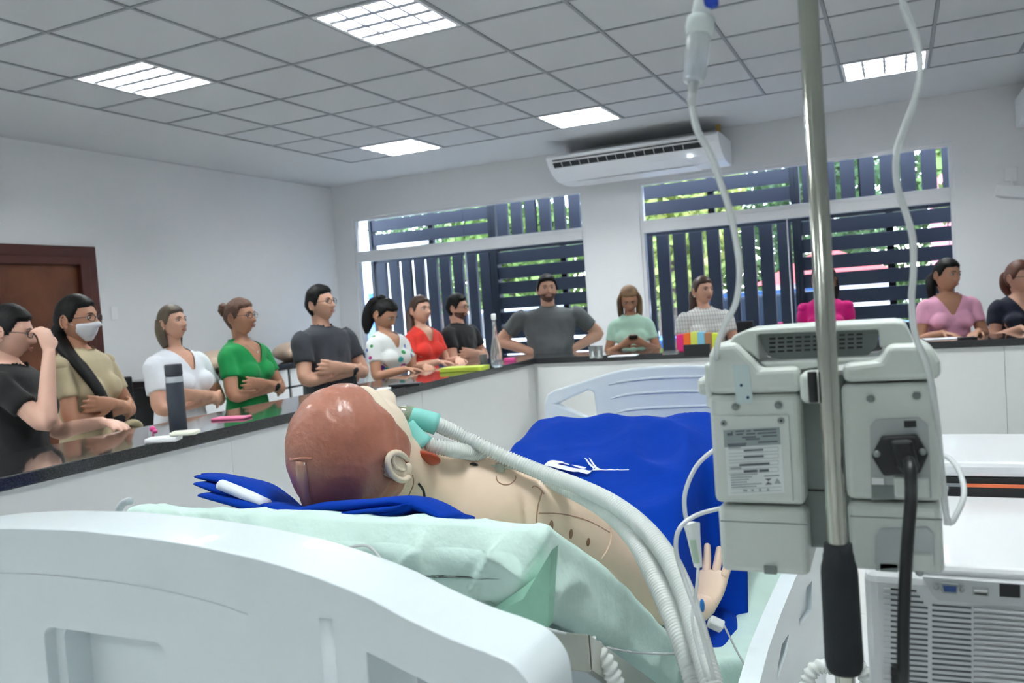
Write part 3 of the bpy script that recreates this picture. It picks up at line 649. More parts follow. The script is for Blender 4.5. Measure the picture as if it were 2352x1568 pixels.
CAPV = toW(HV + nr * (off + np.where(off > 0, np.clip(wr, -1.2, .8) * .0024, 0))[:, None])
headVF = cat_((hdV, HF), (ears[0], [q[::-1] for q in earF]), (ears[1], earF))
obj('head', headVF, MFACE, ml, True, label='cream coloured face and ears')
cap = obj('moulded_hair', (CAPV, HF), HAIRC, ml, True, label='reddish brown moulded rubber hair')
TH = bvh((CAPV, HF))
TAPE = mat('clear_tape', (.52, .25, .17), .25, trans=.1, coat=.8)
seam([(699, 1056), (700, 1085), (704, 1120), (712, 1150), (722, 1172)], .0135, TAPE, 'valve_strip', off=-.0095, tr=TH, label='translucent raised strip at the back of the hair')
seam([(668, 1056), (690, 1053), (716, 1053)], .0022, HAIRC, 'strip_lip', off=.0005, tr=TH)
seam([(699, 1062), (698, 1078), (700, 1090)], .0012, mat('white_bead', (.9, .85, .8), .2), 'strip_bead', off=.0030, tr=TH)
# torso details
seam([(1245, 1130), (1236, 1160), (1232, 1195), (1231, 1240)], .0012, name='shoulder_seam')
seam([(1222, 1120), (1228, 1116), (1240, 1122), (1250, 1134)], .0012, name='shoulder_seam')
seam([(1238, 1178), (1290, 1180), (1350, 1195), (1400, 1222)], .0010, name='upper_arm_seam')
seam([(1396, 1195), (1404, 1230), (1396, 1260), (1380, 1285)], .0024, MSK, 'arm_band')
seam([(1140, 1092), (1143, 1104), (1155, 1112), (1172, 1111), (1184, 1100), (1184, 1092)], .0010, name='chest_disc_seam')
seam([(961, 1110), (972, 1125), (975, 1145), (973, 1165)], .0022, BLACKP, 'neck_gap')
seam([(948, 1090), (950, 1110), (940, 1135), (930, 1150)], .0011, name='neck_seam')
for (u, v), r in [((1266, 1206), 1), ((1311, 1224), .9), ((1351, 1243), .8)]:
    p = hit(TB, u, v, -.002)
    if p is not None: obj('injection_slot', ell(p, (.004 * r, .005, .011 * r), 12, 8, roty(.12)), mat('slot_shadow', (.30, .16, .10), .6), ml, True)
for (u, v), (rx, rz) in [((1089, 1067), (.008, .0025))]:
    p = hit(TB, u, v, -.001)
    if p is not None: obj('chest_hole', ell(p, (rx, rx, rz), 12, 8, rotx(-.6)), BLACKP, ml, True)
p = hit(TB, 978, 1052, -.004)
thr = PT(985, 1056, 1.40) if p is None else p
obj('throat_insert', ell(thr, (.026, .024, .008), 18, 12, rotx(-.64)), mat('throat_rubber', (.42, .06, .02), .4), ml, True, label='dark red throat insert')
p = hit(TB, 1150, 1073, .003)
if p is not None: obj('monitor_lead', cat_(tube([p + np.array([-.03, 0, .004]), p, p + np.array([.03, .01, -.004])], .0022, 8, 3), box(*(p - .007), *(p + .007))), mat('clear_lead', (.8, .8, .7), .2, trans=.3), ml, True)

# ------------------------------------------------------------------ blue blanket over the legs
def hz(x, y):
    k1 = np.exp(-((x + .81) / .17) ** 2); k2 = np.exp(-((x + .535) / .15) ** 2)
    rid = np.maximum(k1, k2) * .5 + .5 * np.clip(k1 + k2, 0, 1)
    yy = np.where(y < 2.30, (2.30 - y) / .66, (y - 2.30) / .50); prof = 1 - sm(yy) * .0 - np.clip(yy, 0, 2) ** 1.35
    z = -.60 + .245 * np.clip(prof, -1.0, 1) + .028 * (rid - 1)
    z = np.where(y < 2.3, np.maximum(z, -.58 - .25 * (1.80 - y)), z)
    z -= .42 * sm((-.98 - x) / .24) + .25 * sm((x + .43) / .13)
    M_ = sm((x + .47) / .05) * sm((2.08 - y) / .10); z = z * (1 - M_) + (-.765 - .13 * sm((x + .40) / .10)) * M_
    return z
gx = np.linspace(-1.15, -.36, 90); gy = np.linspace(1.72, 2.82, 110)
GXX, GYY = np.meshgrid(gx, gy)
# front edge runs diagonally: pull rows towards the hose line
sh = .0 + .10 * (GXX + .72) * sm((2.1 - GYY) / .4)
Z = hz(GXX, GYY + sh)
P = np.stack([GXX, GYY + sh, Z], -1).reshape(-1, 3)
wv = np.array([(1 - abs(nz((p[0] * 1.0 + p[1] * .55, p[1] * .55 - p[0] * .3, 0), 6)) * 2.4) * .020 + (1 - abs(nz((p[0] * .5 - p[1] * .7, p[1] * .3 + 3, .5), 11)) * 2) * .005 for p in P])
P[:, 2] += wv + CZ
BLV, BLF = loft(list(P.reshape(110, 90, 3)), False, False)
BLF = [q[::-1] for q in BLF]
bl = obj('blanket', (BLV, BLF), BLUE, None, True, label='royal blue cloth with a white print draped over the manikin legs', category='blanket')
s_ = bl.modifiers.new('s', 'SOLIDIFY'); s_.thickness = .004; s_.offset = -1
TBL = bvh((BLV, BLF))
def zp(a, b): return 1220 + a * .11054, 1000 + b * .11054
uvs = [zp(a, b) for a in np.linspace(240, 2030, 24) for b in np.linspace(440, 800, 10)]
rows_ = []; ts_ = []
for u, v in uvs:
    hh = hit(TBL, u, v, 0)
    if hh is not None: rows_.append((1, u / 1e3, v / 1e3, u * u / 1e6, u * v / 1e6, v * v / 1e6, u ** 3 / 1e9)); ts_.append(((hh - O0) @ -ROT[2]))
cf_ = np.linalg.lstsq(np.array(rows_), np.array(ts_), rcond=None)[0]
def onb(u, v): return PT(u, v, float(np.array((1, u / 1e3, v / 1e3, u * u / 1e6, u * v / 1e6, v * v / 1e6, u ** 3 / 1e9)) @ cf_) - .022)
def stripm(A, B, name='print_mark'):
    A = catmull(A, 4); B = catmull(B, 4); a = [onb(*zp(*p)) for p in A]; b = [onb(*zp(*p)) for p in B]
    n = len(a); obj(name, (np.array(a + b), [(i, i + 1, n + i + 1, n + i) for i in range(n - 1)]), WHPRINT, bl, True, label='white printed mark')
stripm([(240, 640), (340, 545), (430, 512), (540, 520), (640, 535), (700, 565), (800, 595)], [(250, 650), (350, 632), (430, 640), (540, 590), (640, 575), (710, 592), (790, 608)])
stripm([(430, 560), (560, 595), (700, 625), (850, 665), (1000, 688), (1100, 700), (1180, 722), (1270, 722)], [(420, 640), (540, 675), (700, 712), (860, 748), (980, 750), (1060, 772), (1180, 792), (1262, 732)])
stripm([(840, 603), (950, 620), (1060, 640), (1150, 665)], [(845, 612), (940, 650), (1040, 682), (1110, 685)])
stripm([(1100, 460), (1150, 480), (1210, 555), (1280, 625), (1330, 665)], [(1105, 470), (1140, 510), (1200, 600), (1270, 668), (1290, 690)])
stripm([(1200, 455), (1250, 500), (1310, 590), (1370, 655), (1450, 698)], [(1200, 470), (1240, 540), (1300, 630), (1330, 670), (1300, 712)])
stripm([(1275, 700), (1450, 698), (1560, 706), (1640, 692), (1740, 703), (1800, 690), (1850, 706), (2030, 698)], [(1270, 722), (1450, 715), (1560, 718), (1640, 716), (1740, 718), (1800, 714), (1850, 718), (2030, 714)])
# ------------------------------------------------------------------ breathing circuit
HOSE = mat('hose_clear_ribbed', (.95, .99, .96), .15, trans=.30, ior=1.3, coat=.3)
AQUA = mat('aqua_connector', (.25, .66, .60), .5)
def hose(name, pts, r0, label, pit=.0052):
    C = catmull(np.array([PT(*p) for p in pts]), 40); L = np.r_[0, np.cumsum(np.linalg.norm(np.diff(C, axis=0), axis=1))]
    n = int(L[-1] / (pit / 4)); s = np.linspace(0, L[-1], n); Q = np.stack([np.interp(s, L, C[:, i]) for i in range(3)], 1)
    rad = r0 * (1 + .17 * np.cos(s / pit * 2 * math.pi)); Q2 = np.hstack([Q, rad[:, None]])
    T, A, B = frames(Q); th = np.arange(14) * 2 * math.pi / 14
    rings = [q + r * np.cos(th)[:, None] * a + r * np.sin(th)[:, None] * b for q, r, a, b in zip(Q, rad, A, B)]
    return obj(name, loft(rings), HOSE, None, True, label=label, category='hose')
hose('breathing_hose', [(1000, 972, 1.44), (1060, 1000, 1.46), (1150, 1045, 1.45), (1240, 1083, 1.42), (1330, 1117, 1.36), (1410, 1157, 1.28), (1480, 1212, 1.20), (1535, 1283, 1.12), (1575, 1370, 1.05), (1605, 1470, .98), (1640, 1590, .92), (1690, 1750, .88)], .0120, 'upper clear ribbed breathing hose running from the mouth over the arm')
hose('breathing_hose', [(970, 1018, 1.41), (1040, 1032, 1.43), (1140, 1052, 1.50), (1240, 1094, 1.46), (1330, 1136, 1.40), (1400, 1180, 1.31), (1458, 1240, 1.22), (1508, 1335, 1.12), (1548, 1425, 1.05), (1578, 1505, 1.00), (1605, 1600, .96), (1640, 1760, .92)], .0120, 'lower clear ribbed breathing hose running from the mouth across the chest')
an = thing('airway_connector', 'clear elbow and two aqua sleeves joining the hoses to the mouth tube', 'connector')
obj('aqua_sleeve', tube([PT(942, 955, 1.43), PT(948, 957, 1.43), PT(975, 965, 1.44), PT(1003, 974, 1.445)], [.0150, .0165, .0180, .0188], 24, 3), AQUA, an, True)
obj('aqua_sleeve', tube([PT(932, 975, 1.41), PT(950, 1000, 1.41), PT(974, 1024, 1.41)], [.0150, .0170, .0190], 24, 3), AQUA, an, True)
CLG = mat('clear_yellowish_plastic', (.80, .80, .66), .08, trans=.7, ior=1.4)
obj('elbow', tube([PT(903, 946, 1.42), PT(915, 946, 1.42), PT(930, 950, 1.425), PT(941, 954, 1.43)], [.006, .010, .0145, .0155], 18, 4), CLG, an, True, label='clear plastic elbow')
obj('green_ring', tube([PT(939, 953.4, 1.429), PT(943, 955, 1.431)], [.0162, .0162], 24, 1), mat('green_ring', (.12, .45, .06), .3, trans=.2), an, True, label='green ring')
obj('mouth_tube', tube([PT(872, 930, 1.40), PT(885, 936, 1.40), PT(905, 946, 1.42)], [.008, .008, .007], 14, 3), CLG, an, True)
obj('bite_block', cat_(ell(PT(884, 929, 1.40), (.014, .010, .009), 18, 12), ell(PT(892, 933, 1.40), (.009, .008, .010), 16, 10)), mat('blue_tint_plastic', (.80, .84, .95), .1, trans=.6), an, True)
obj('fixing_tape', tube([PT(905, 955, 1.385), PT(918, 970, 1.375), PT(928, 992, 1.37), (PT(936, 1012, 1.37))], [(.001, .003), (.001, .0045), (.001, .004), (.001, .001)], 8, 4), mat('white_tape', (.88, .9, .86), .7), an, True, label='white fixing tape')
hose_reflection = hose('breathing_hose', [(1352, 1478, 1.06), (1375, 1500, 1.06), (1398, 1530, 1.06), (1415, 1575, 1.06), (1425, 1640, 1.06)], .011, 'short ribbed hose added in place of the hose reflection on the steel deck corner', .010)  # added hose piece, stands in for the hoses mirrored in the steel deck
h4 = hose('breathing_hose', [(1845, 1600, 1.25), (1862, 1545, 1.25), (1890, 1528, 1.25), (1930, 1535, 1.25), (1965, 1525, 1.25), (1990, 1560, 1.25), (2000, 1640, 1.25)], .010, 'coiled clear ribbed hose at the bottom behind the black foam grip', .009)
# ------------------------------------------------------------------ IV pole
pole = thing('iv_pole', 'shiny steel drip pole with a black foam grip standing right of the bed', 'pole')
pc = PY(1905, 900, .755); px, py = pc[0], pc[1]
obj('tube', cyl((px, py, .10), (px, py, 2.25), .0082, 24), CHROME, pole, True)
obj('inner_tube', cyl((px, py, 2.25), (px, py, 2.36), .0068, 20), CHROME, pole, True)
obj('hook_arm', cat_(tube([(px, py, 2.3), (px - .06, py, 2.33), (px - .13, py, 2.30), (px - .15, py, 2.34)], .004, 8, 4), tube([(px, py, 2.3), (px + .05, py, 2.33), (px + .10, py, 2.30), (px + .12, py, 2.34)], .004, 8, 4)), CHROME, pole, True)
g1, g0 = PY(1925, 1285, py)[2], PY(1930, 1540, py)[2]
gp = [(.0115, g1 + .014), (.0120, g1 + .006), (.0128, g1 + .004), (.0130, g1), (.0146, g1 - .006), (.0152, g1 - .012), (.0158, g0 + .012), (.0150, g0 + .004), (.013, g0), (.0085, g0 - .001)]
obj('foam_grip', lathe([(.0083, g1 + .014)] + gp, 32, (px, py, 0)), mat('black_foam', (.012, .016, .020), .8, bump=.2, bscale=400), pole, True)
obj('base_hub', lathe([(.02, .05), (.035, .06), (.035, .10), (.012, .13)], 20, (px, py, 0)), BLACKP, pole, True)
for k in range(5):
    a = k * 2 * math.pi / 5 + .55; e = (px + .27 * math.cos(a), py + .27 * math.sin(a), .075)
    obj('base_leg', tube([(px, py, .08), e], [(.012, .015), (.008, .012)], 8, 2), BLACKP, pole, True)
    obj('castor', cyl((e[0] - .012 * math.sin(a), e[1] + .012 * math.cos(a), .030), (e[0] + .012 * math.sin(a), e[1] - .012 * math.cos(a), .030), .030, 16), BLACKP, pole, True)
# ------------------------------------------------------------------ infusion pump (back side towards us)
PG = mat('pump_grey_plastic', (.61, .66, .62), .42, noise=.03, nscale=10)
PG2 = mat('pump_dark_grey', (.20, .235, .225), .5)
YP_ = .800
pump = thing('infusion_pump', 'grey green infusion pump clamped to the drip pole, seen from behind', 'pump')
def bx(u0, v0, u1, v1, y0, y1, yr=YP_):
    a = PY(u0, (v0 + v1) / 2, yr); b = PY(u1, (v0 + v1) / 2, yr); c = PY((u0 + u1) / 2, v0, yr); e = PY((u0 + u1) / 2, v1, yr)
    return box(a[0], y0, e[2], b[0], y1, c[2])
def xz(u, v, y=YP_): p = PY(u, v, y); return (p[0], p[2])
def pp(pts, y0, y1, yr=YP_): return prism([xz(u, v, yr) for u, v in pts], y0, y1, lambda a, b, h: (a, h, b))
Q = lambda *a, **k: bevel(obj(*a, **k), .006, 3)
Q('left_housing', bx(1634, 905, 1843, 1158, YP_, YP_ + .08), PG, pump)
Q('left_shoulder', pp([(1630, 905), (1628, 815), (1640, 790), (1690, 785), (1735, 830), (1745, 845), (1838, 840), (1843, 900)], YP_ - .004, YP_ + .08), PG, pump)
Q('right_housing', bx(1938, 880, 2158, 1150, YP_, YP_ + .08), PG, pump)
Q('right_shoulder', pp([(1938, 878), (1934, 835), (2020, 825), (2038, 790), (2110, 788), (2140, 798), (2160, 830), (2162, 870)], YP_ - .004, YP_ + .08), PG, pump)
Q('left_base', bx(1652, 1166, 1856, 1318, YP_, YP_ + .08), PG, pump)
Q('right_base', bx(1950, 1157, 2167, 1315, YP_, YP_ + .08), PG, pump)
obj('base_groove', cat_(bx(1655, 1199, 1855, 1201, YP_ - .0006, YP_ + .001), bx(1952, 1188, 2165, 1190, YP_ - .0006, YP_ + .001)), PG2, pump)
obj('centre_column', bx(1835, 870, 1950, 1278, YP_ + .028, YP_ + .075), PG2, pump)
obj('joint_line', bx(1840, 1140, 1950, 1144, YP_ + .026, YP_ + .03), BLACKP, pump)
Q('hood', pp([(1668, 800), (1680, 772), (1712, 758), (1850, 748), (2055, 738), (2078, 742), (2092, 770), (2104, 800), (2020, 800), (2018, 757), (1735, 768), (1742, 830), (1700, 800)], YP_ + .006, YP_ + .075), PG, pump).modifiers['bevel'].width = .0025
rec = obj('vent_recess', pp([(1732, 766), (2020, 754), (2012, 800), (1990, 822), (1800, 832), (1765, 826), (1750, 812)], YP_ + .022, YP_ + .03), PG2, pump)
for r in range(4):
    for c in range(11):
        u = 1760 + c * 20.5; v = 781 + r * 10.2 - c * 1.05
        obj('vent_slot', bx(u, v - 2.2, u + 14, v + 2.2, YP_ + .0205, YP_ + .023), BLACKP, rec)
Q('recess_ledge', pp([(1742, 832), (2030, 818), (2036, 832), (1938, 838), (1838, 850), (1760, 850)], YP_ + .004, YP_ + .05), PG, pump)
Q('pole_clamp', bx(1842, 850, 1900, 920, YP_ - .022, YP_ + .03), PG, pump)
obj('clamp_pad', cyl((px - .013, py, PY(1900, 885, py)[2] + .012), (px - .013, py, PY(1900, 885, py)[2] - .014), .004, 12), BLACKP, pump)
Q('side_knob', bx(1594, 870, 1632, 912, YP_ + .01, YP_ + .04), PG, pump); Q('side_plate', bx(1616, 835, 1636, 942, YP_ + .005, YP_ + .06), PG, pump)
for u, v in ((1690, 934), (1788, 930), (2000, 915), (2105, 908)):
    p = PY(u, v, YP_); obj('round_dimple', lathe([(.0045, -.0004), (.0038, .0012), (.001, .0016)], 16, p, (0, -1, 0)), PG2 if False else PG, pump, True)
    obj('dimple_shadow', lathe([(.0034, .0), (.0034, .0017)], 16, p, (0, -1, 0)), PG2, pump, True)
SCR = mat('screw_metal', (.30, .33, .33), .4, .7)
Q('label_plate', bx(1644, 953, 1818, 1148, YP_ - .002, YP_ + .002), PG, pump).modifiers['bevel'].width = .001
for u, v in ((1663, 971), (1795, 965)):
    p = PY(u, v, YP_); obj('screw', lathe([(.0030, 0), (.0030, .0026), (.0022, .003)], 16, p, (0, -1, 0)), SCR, pump, True)
    obj('screw_socket', lathe([(.0012, .003), (.0012, .0034)], 8, p, (0, -1, 0)), BLACKP, pump, True)
lab = obj('rating_label', pp([(1664, 985), (1794, 978), (1803, 1130), (1674, 1137)], YP_ - .0024, YP_ - .0018), mat('label_white', (.72, .77, .76), .5), pump, label='white and grey rating label')
LG = mat('label_grey', (.30, .36, .36), .5); LI = mat('label_ink', (.10, .12, .14), .6); LI2 = mat('label_ink_pale', (.33, .37, .38), .6)
def lz(a, b): return 1620 + a * .14664, 930 + b * .14664
def lq(a0, b0, a1, b1, m, sk=-.055, e=.0028, n='print'):
    pts = [lz(a0, b0), lz(a1, b0 + sk * (a1 - a0)), lz(a1 + .06 * (b1 - b0), b1 + sk * (a1 - a0)), lz(a0 + .06 * (b1 - b0), b1)]
    return obj(n, pp(pts, YP_ - e, YP_ - .0022), m, lab)
lq(290, 385, 1170, 655, LG, n='grey_block')
obj('factory_symbol', pp([lz(a, b) for a, b in [(352, 472), (352, 425), (385, 438), (385, 425), (415, 436), (415, 405), (435, 402), (440, 468)]], YP_ - .0033, YP_ - .0026), LI, lab)
for a0, a1, b in [(480, 620, 395), (650, 720, 388), (760, 1120, 380), (490, 600, 440), (650, 790, 435), (820, 1120, 425), (350, 560, 505), (580, 800, 490), (900, 1130, 470), (350, 620, 560), (640, 860, 520), (360, 650, 600), (830, 1140, 565), (370, 640, 628)]: lq(a0, b, a1, b + 22, LI2 if a0 == 350 else LI, e=.0032)
for b in (660, 765, 870, 975):
    for e0, e1 in ((b + 30, b + 34), (b + 92, b + 96)): lq(375, e0, 1150, e1, LI2)
    lq(1146, b - 14, 1150, b + 48, LI2, 0)
for a0, a1, b, hh in [(610, 910, 694, 26), (610, 920, 795, 26), (540, 1010, 918, 28), (610, 820, 1012, 36), (850, 1000, 1000, 36), (370, 560, 660, 14), (400, 570, 975, 20)]: lq(a0, b, a1, b + hh, LI if hh > 20 else LI2, e=.0032)
for i, (a0, a1) in enumerate([(405, 820), (410, 740), (410, 690), (415, 660), (415, 890), (420, 810)]): lq(a0, 1085 + i * 38, a1, 1098 + i * 38, LI2, e=.0032)
lq(930, 1098, 1165, 1110, LI)
for tri_ in ([(945, 1145), (1045, 1135), (1000, 1180)], [(950, 1238), (1050, 1228), (985, 1190)], [(1085, 1222), (1190, 1218), (1130, 1135)]): obj('symbol', pp([lz(*q) for q in tri_], YP_ - .0033, YP_ - .0026), LI if tri_[0][0] < 1000 else LI2, lab)
for a0, a1, b0, b1, sk in [(600, 665, 1315, 1345, 0), (725, 765, 1308, 1340, 0), (845, 880, 1300, 1340, 0), (970, 1005, 1300, 1340, 0)]: lq(a0, b0, a1, b1, LI2, 0)
for a0, a1, b0, b1 in [(410, 1200, 1312, 1315), (410, 1200, 1368, 1371)]: lq(a0, b0, a1, b1, LI2)
# clear tape on the left shoulder
tp = obj('tape_strip', pp([(1684, 838), (1722, 836), (1732, 922), (1694, 926)], YP_ - .0052, YP_ - .0045), mat('sticky_tape', (.70, .84, .84), .2, trans=.2), pump, label='clear sticky tape with blue dots')
for u, v in ((1705, 883), (1720, 911)): p = PY(u, v, YP_); obj('blue_dot', lathe([(.0014, .0052), (.0014, .006)], 10, p, (0, -1, 0)), mat('dark_blue_dot', (.01, .05, .15), .4), tp)
# mains inlet
pan = obj('inlet_panel', pp([(1998, 978), (2012, 962), (2110, 958), (2132, 975), (2140, 1142), (2001, 1146)], YP_ - .003, YP_ + .001), mat('inlet_grey', (.42, .45, .45), .5), pump)
obj('fuse_window', pp([(2076, 965), (2104, 964), (2105, 979), (2077, 980)], YP_ - .0042, YP_ - .003), BLACKP, pump)
hexp = [(2002, 1042), (2025, 998), (2106, 994), (2132, 1038), (2112, 1082), (2030, 1087)]
ip = obj('mains_plug', pp(hexp, YP_ - .012, YP_ - .003), BLACKP, pump, label='black hexagonal mains plug'); bevel(ip, .002, 2)
bevel(obj('plug_body', pp([(2045, 1002), (2095, 1000), (2098, 1015), (2110, 1060), (2100, 1080), (2085, 1084), (2060, 1060)], YP_ - .024, YP_ - .011), BLACKP, pump), .003, 2)
for u, v in ((2014, 1042), (2119, 1037)): p = PY(u, v, YP_ - .012); obj('plug_screw', lathe([(.0030, -.001), (.0030, .0008), (.0018, .0014)], 14, p, (0, -1, 0)), SCR, pump, True)
obj('small_label', bx(2003, 1095, 2030, 1110, YP_ - .0045, YP_ - .003), mat('label_white2', (.75, .78, .78), .5), pump)
obj('socket_recess', bx(2003, 1112, 2054, 1143, YP_ - .0042, YP_ - .003), PG2, pump)
Q('latch_plate', bx(2054, 1092, 2134, 1140, YP_ - .006, YP_), PG, pump).modifiers['bevel'].width = .002
Q('base_panel', pp([(2010, 1310), (2010, 1230), (2022, 1212), (2130, 1208), (2146, 1225), (2148, 1300)], YP_ - .003, YP_ + .002), mat('pump_panel', (.44, .48, .48), .5), pump).modifiers['bevel'].width = .002
Q('base_catch', bx(2096, 1268, 2144, 1308, YP_ - .006, YP_), PG, pump).modifiers['bevel'].width = .002
p = PY(2112, 1311, YP_); obj('screw', lathe([(.0036, -.001), (.0036, .0035), (.002, .004)], 14, p, (0, -1, 0)), SCR, pump, True)
obj('foot', bx(1756, 1298, 1784, 1316, YP_ - .003, YP_ + .01), PG2, pump); obj('foot', bx(2022, 1292, 2062, 1310, YP_ - .003, YP_ + .01), PG2, pump)
mc = [PY(2088, 1058, YP_ - .024), PY(2091, 1075, YP_ - .036), PY(2092, 1100, YP_ - .04), PT(2092, 1150, .705), PT(2084, 1250, .70), PT(2076, 1400, .70), PT(2074, 1568, .70), PT(2072, 1720, .71)]
obj('mains_cable', tube(mc + [np.array([mc[-1][0] + .02, mc[-1][1] + .02, .3])], .0050, 12, 5), BLACKP, None, True, label='thick black mains cable hanging from the back of the infusion pump', category='cable')
# ------------------------------------------------------------------ drip chamber and fine tubes
TUB = mat('soft_clear_tube', (.90, .94, .94), .15, trans=.42, ior=1.3, coat=.4)
dc = thing('drip_chamber', 'clear drip chamber with white cap hanging at the top of the picture', 'drip chamber')
a, b = PT(1606, 75, .62), PT(1594, 188, .62); ax = (b - a) / np.linalg.norm(b - a)
def along(pr): return tube([a + ax * s for s, r in pr], [r for s, r in pr], 24, 1)
L_ = np.linalg.norm(b - a)
obj('chamber', along([(0, .0082), (.004, .0088), (L_ * .5, .0086), (L_ - .003, .0082), (L_, .0074)]), mat('chamber_clear', (.88, .92, .93), .08, trans=.6, ior=1.04, coat=.8), dc, True)
obj('fluid', along([(L_ * .42, .0078), (L_ - .003, .0074)]), mat('drip_fluid', (.70, .77, .86), .05, trans=.6, ior=1.05, coat=.6), dc, True)
obj('cap', along([(-.012, .008), (-.011, .0100), (-.004, .0105), (-.001, .0100), (.002, .0088)]), mat('cap_white', (.80, .88, .87), .3, trans=.15), dc, True, label='white cap')
obj('spike', along([(-.09, .005), (-.05, .0055), (-.022, .0062), (-.012, .0072)]), mat('spike_white', (.82, .88, .88), .3), dc, True)
p = PT(1634, 6, .615); bevel(obj('air_vent', box(p[0] - .006, p[1] - .004, p[2] - .004, p[0] + .005, p[1] + .004, p[2] + .02), mat('vent_blue', (.01, .06, .5), .4), dc, label='blue air vent'), .002, 2)
obj('outlet', along([(L_, .0040), (L_ + .012, .0032), (L_ + .018, .0032)]), TUB, dc, True)
def ftube(pts, r, label): return obj('infusion_tube', tube([PT(*p) for p in pts], r, 10, 6), TUB, None, True, label=label, category='tube')
ftube([(1592, 196, .62), (1589, 240, .62), (1602, 300, .62), (1632, 355, .62), (1655, 420, .63), (1675, 480, .64), (1692, 560, .66), (1699, 630, .68), (1690, 695, .70), (1665, 745, .73), (1648, 790, .76), (1646, 830, .80)], .0026, 'clear infusion tube curving down from the drip chamber to the pump')
ftube([(2060, -60, .66), (2078, 20, .66), (2104, 90, .66), (2113, 160, .66), (2104, 220, .66), (2078, 290, .66), (2060, 345, .66), (2060, 420, .66), (2078, 480, .66), (2096, 545, .66), (2098, 620, .67), (2094, 690, .68), (2102, 770, .70), (2130, 840, .71), (2150, 950, .72), (2163, 1080, .73), (2176, 1205, .73)], .0026, 'clear infusion tube hanging in front of the right side of the pump')
ftube([(2140, 1040, .86), (2180, 1052, .82), (2206, 1088, .79), (2214, 1135, .77), (2198, 1180, .75), (2180, 1200, .74), (2168, 1150, .76), (2172, 1120, .80)], .0026, 'loop of clear infusion tube at the right side of the pump')
ftube([(1690, 1012, .95), (1645, 1030, .95), (1600, 1070, .95), (1574, 1130, .95), (1574, 1180, .95), (1585, 1212, .95)], .0026, 'clear infusion tube arching from the left side of the pump to the roller clamp')
ftube([(1700, 1160, .95), (1650, 1168, .95), (1595, 1185, .94), (1560, 1215, .93), (1553, 1265, .93), (1572, 1330, .93), (1600, 1410, .92), (1622, 1490, .92), (1650, 1600, .92)], .0026, 'clear infusion tube running from the pump down past the ribbed hoses')
ftube([(1604, 1300, .96), (1600, 1350, .95), (1590, 1420, .94), (1606, 1500, .93), (1630, 1580, .92)], .0018, 'thin clear tube below the roller clamp')
ftube([(745, 1276, 1.02), (800, 1258, 1.0), (845, 1254, 1.0), (880, 1290, .99), (915, 1335, .99), (970, 1368, .985), (1050, 1388, .975), (1150, 1412, .975), (1250, 1442, .975), (1300, 1455, .98)], .0018, 'thin clear tube lying along the mint sheet at the head end')
ftube([(1395, 1487, 1.12), (1450, 1497, 1.22), (1520, 1501, 1.30), (1590, 1500, 1.2)], .0018, 'thin clear tube along the lower edge of the mint sheet')
ftube([(1660, 1430, 1.40), (1690, 1490, 1.40), (1714, 1540, 1.40), (1710, 1600, 1.40)], .0018, 'thin clear tube hanging beside the sheet left of the side rail')
RC = mat('clamp_white', (.84, .88, .87), .3)
rc = thing('roller_clamp', 'white roller clamp with pale green window hanging on its tube', 'clamp')
c0, c1 = PT(1588, 1200, .945), PT(1604, 1302, .945)
bevel(obj('clamp_body', tube([c0, c0 + (c1 - c0) * .3, c1], [(.0105, .007), (.0085, .0065), (.0055, .005)], 4, 2, ref=(1, 0, .1)), RC, rc), .001, 1)
obj('clamp_window', tube([c0 + (c1 - c0) * .35 + np.array([0, -.0055, 0]), c0 + (c1 - c0) * .88 + np.array([0, -.0045, 0])], [(.0035, .002)] * 2, 4, 1, ref=(1, 0, .1)), mat('pale_green_window', (.50, .66, .52), .4), rc)
c0, c1 = PT(1628, 1425, 1.02), PT(1660, 1440, 1.02)
bevel(obj('slide_clamp', tube([c0, c1], [(.009, .006), (.009, .006)], 4, 1, ref=(0, 0, 1)), RC, None, label='small white slide clamp lying by the lower end of the hoses', category='clamp'), .002, 2)
p = PT(1613, 1390, .99); obj('blue_clip', ell(p, (.003, .003, .008), 10, 8), mat('clip_blue', (.01, .2, .6), .4), None, True, label='tiny blue clip on the ribbed hose', category='clip')
# ------------------------------------------------------------------ ventilator at the right
YV = .905
VG = mat('ventilator_grey', (.60, .62, .635), .45); VW = mat('ventilator_white', (.82, .84, .86), .25, coat=.3)
vt = thing('ventilator', 'white and grey ventilator with slotted back and ports at the right edge', 'ventilator')
vl = xz(1988, 1400, YV)[0]; vr = vl + .36; ztop = PY(2250, 1306, YV)[2]
bevel(obj('casing', box(vl, YV, ztop - .30, vr, YV + .30, ztop - .008), VG, vt), .012, 3)
bevel(obj('top_plate', box(vl + .045, YV + .005, ztop - .012, vr + .01, YV + .30, ztop), VW, vt), .005, 2)
obj('port_panel', pp([(2118, 1322), (2420, 1345), (2420, 1398), (2155, 1376), (2140, 1362)], YV - .003, YV + .001, YV), mat('port_panel_grey', (.50, .525, .54), .5), vt)
vga = obj('vga_port', pp([(2160, 1334), (2199, 1337), (2200, 1350), (2196, 1359), (2165, 1356), (2160, 1349)], YV - .007, YV - .002, YV), SCR, vt)
obj('vga_insert', pp([(2164, 1338), (2196, 1341), (2195, 1354), (2168, 1352)], YV - .008, YV - .006, YV), mat('vga_blue', (.02, .06, .22), .5), vga)
for u, v in ((2150, 1344), (2209, 1349)): obj('port_nut', lathe([(.0026, 0), (.0026, .006), (.0012, .007)], 6, PY(u, v, YV), (0, -1, 0)), SCR, vt)
us = obj('usb_port', pp([(2233, 1346), (2270, 1348), (2270, 1364), (2233, 1361)], YV - .006, YV - .002, YV), SCR, vt)
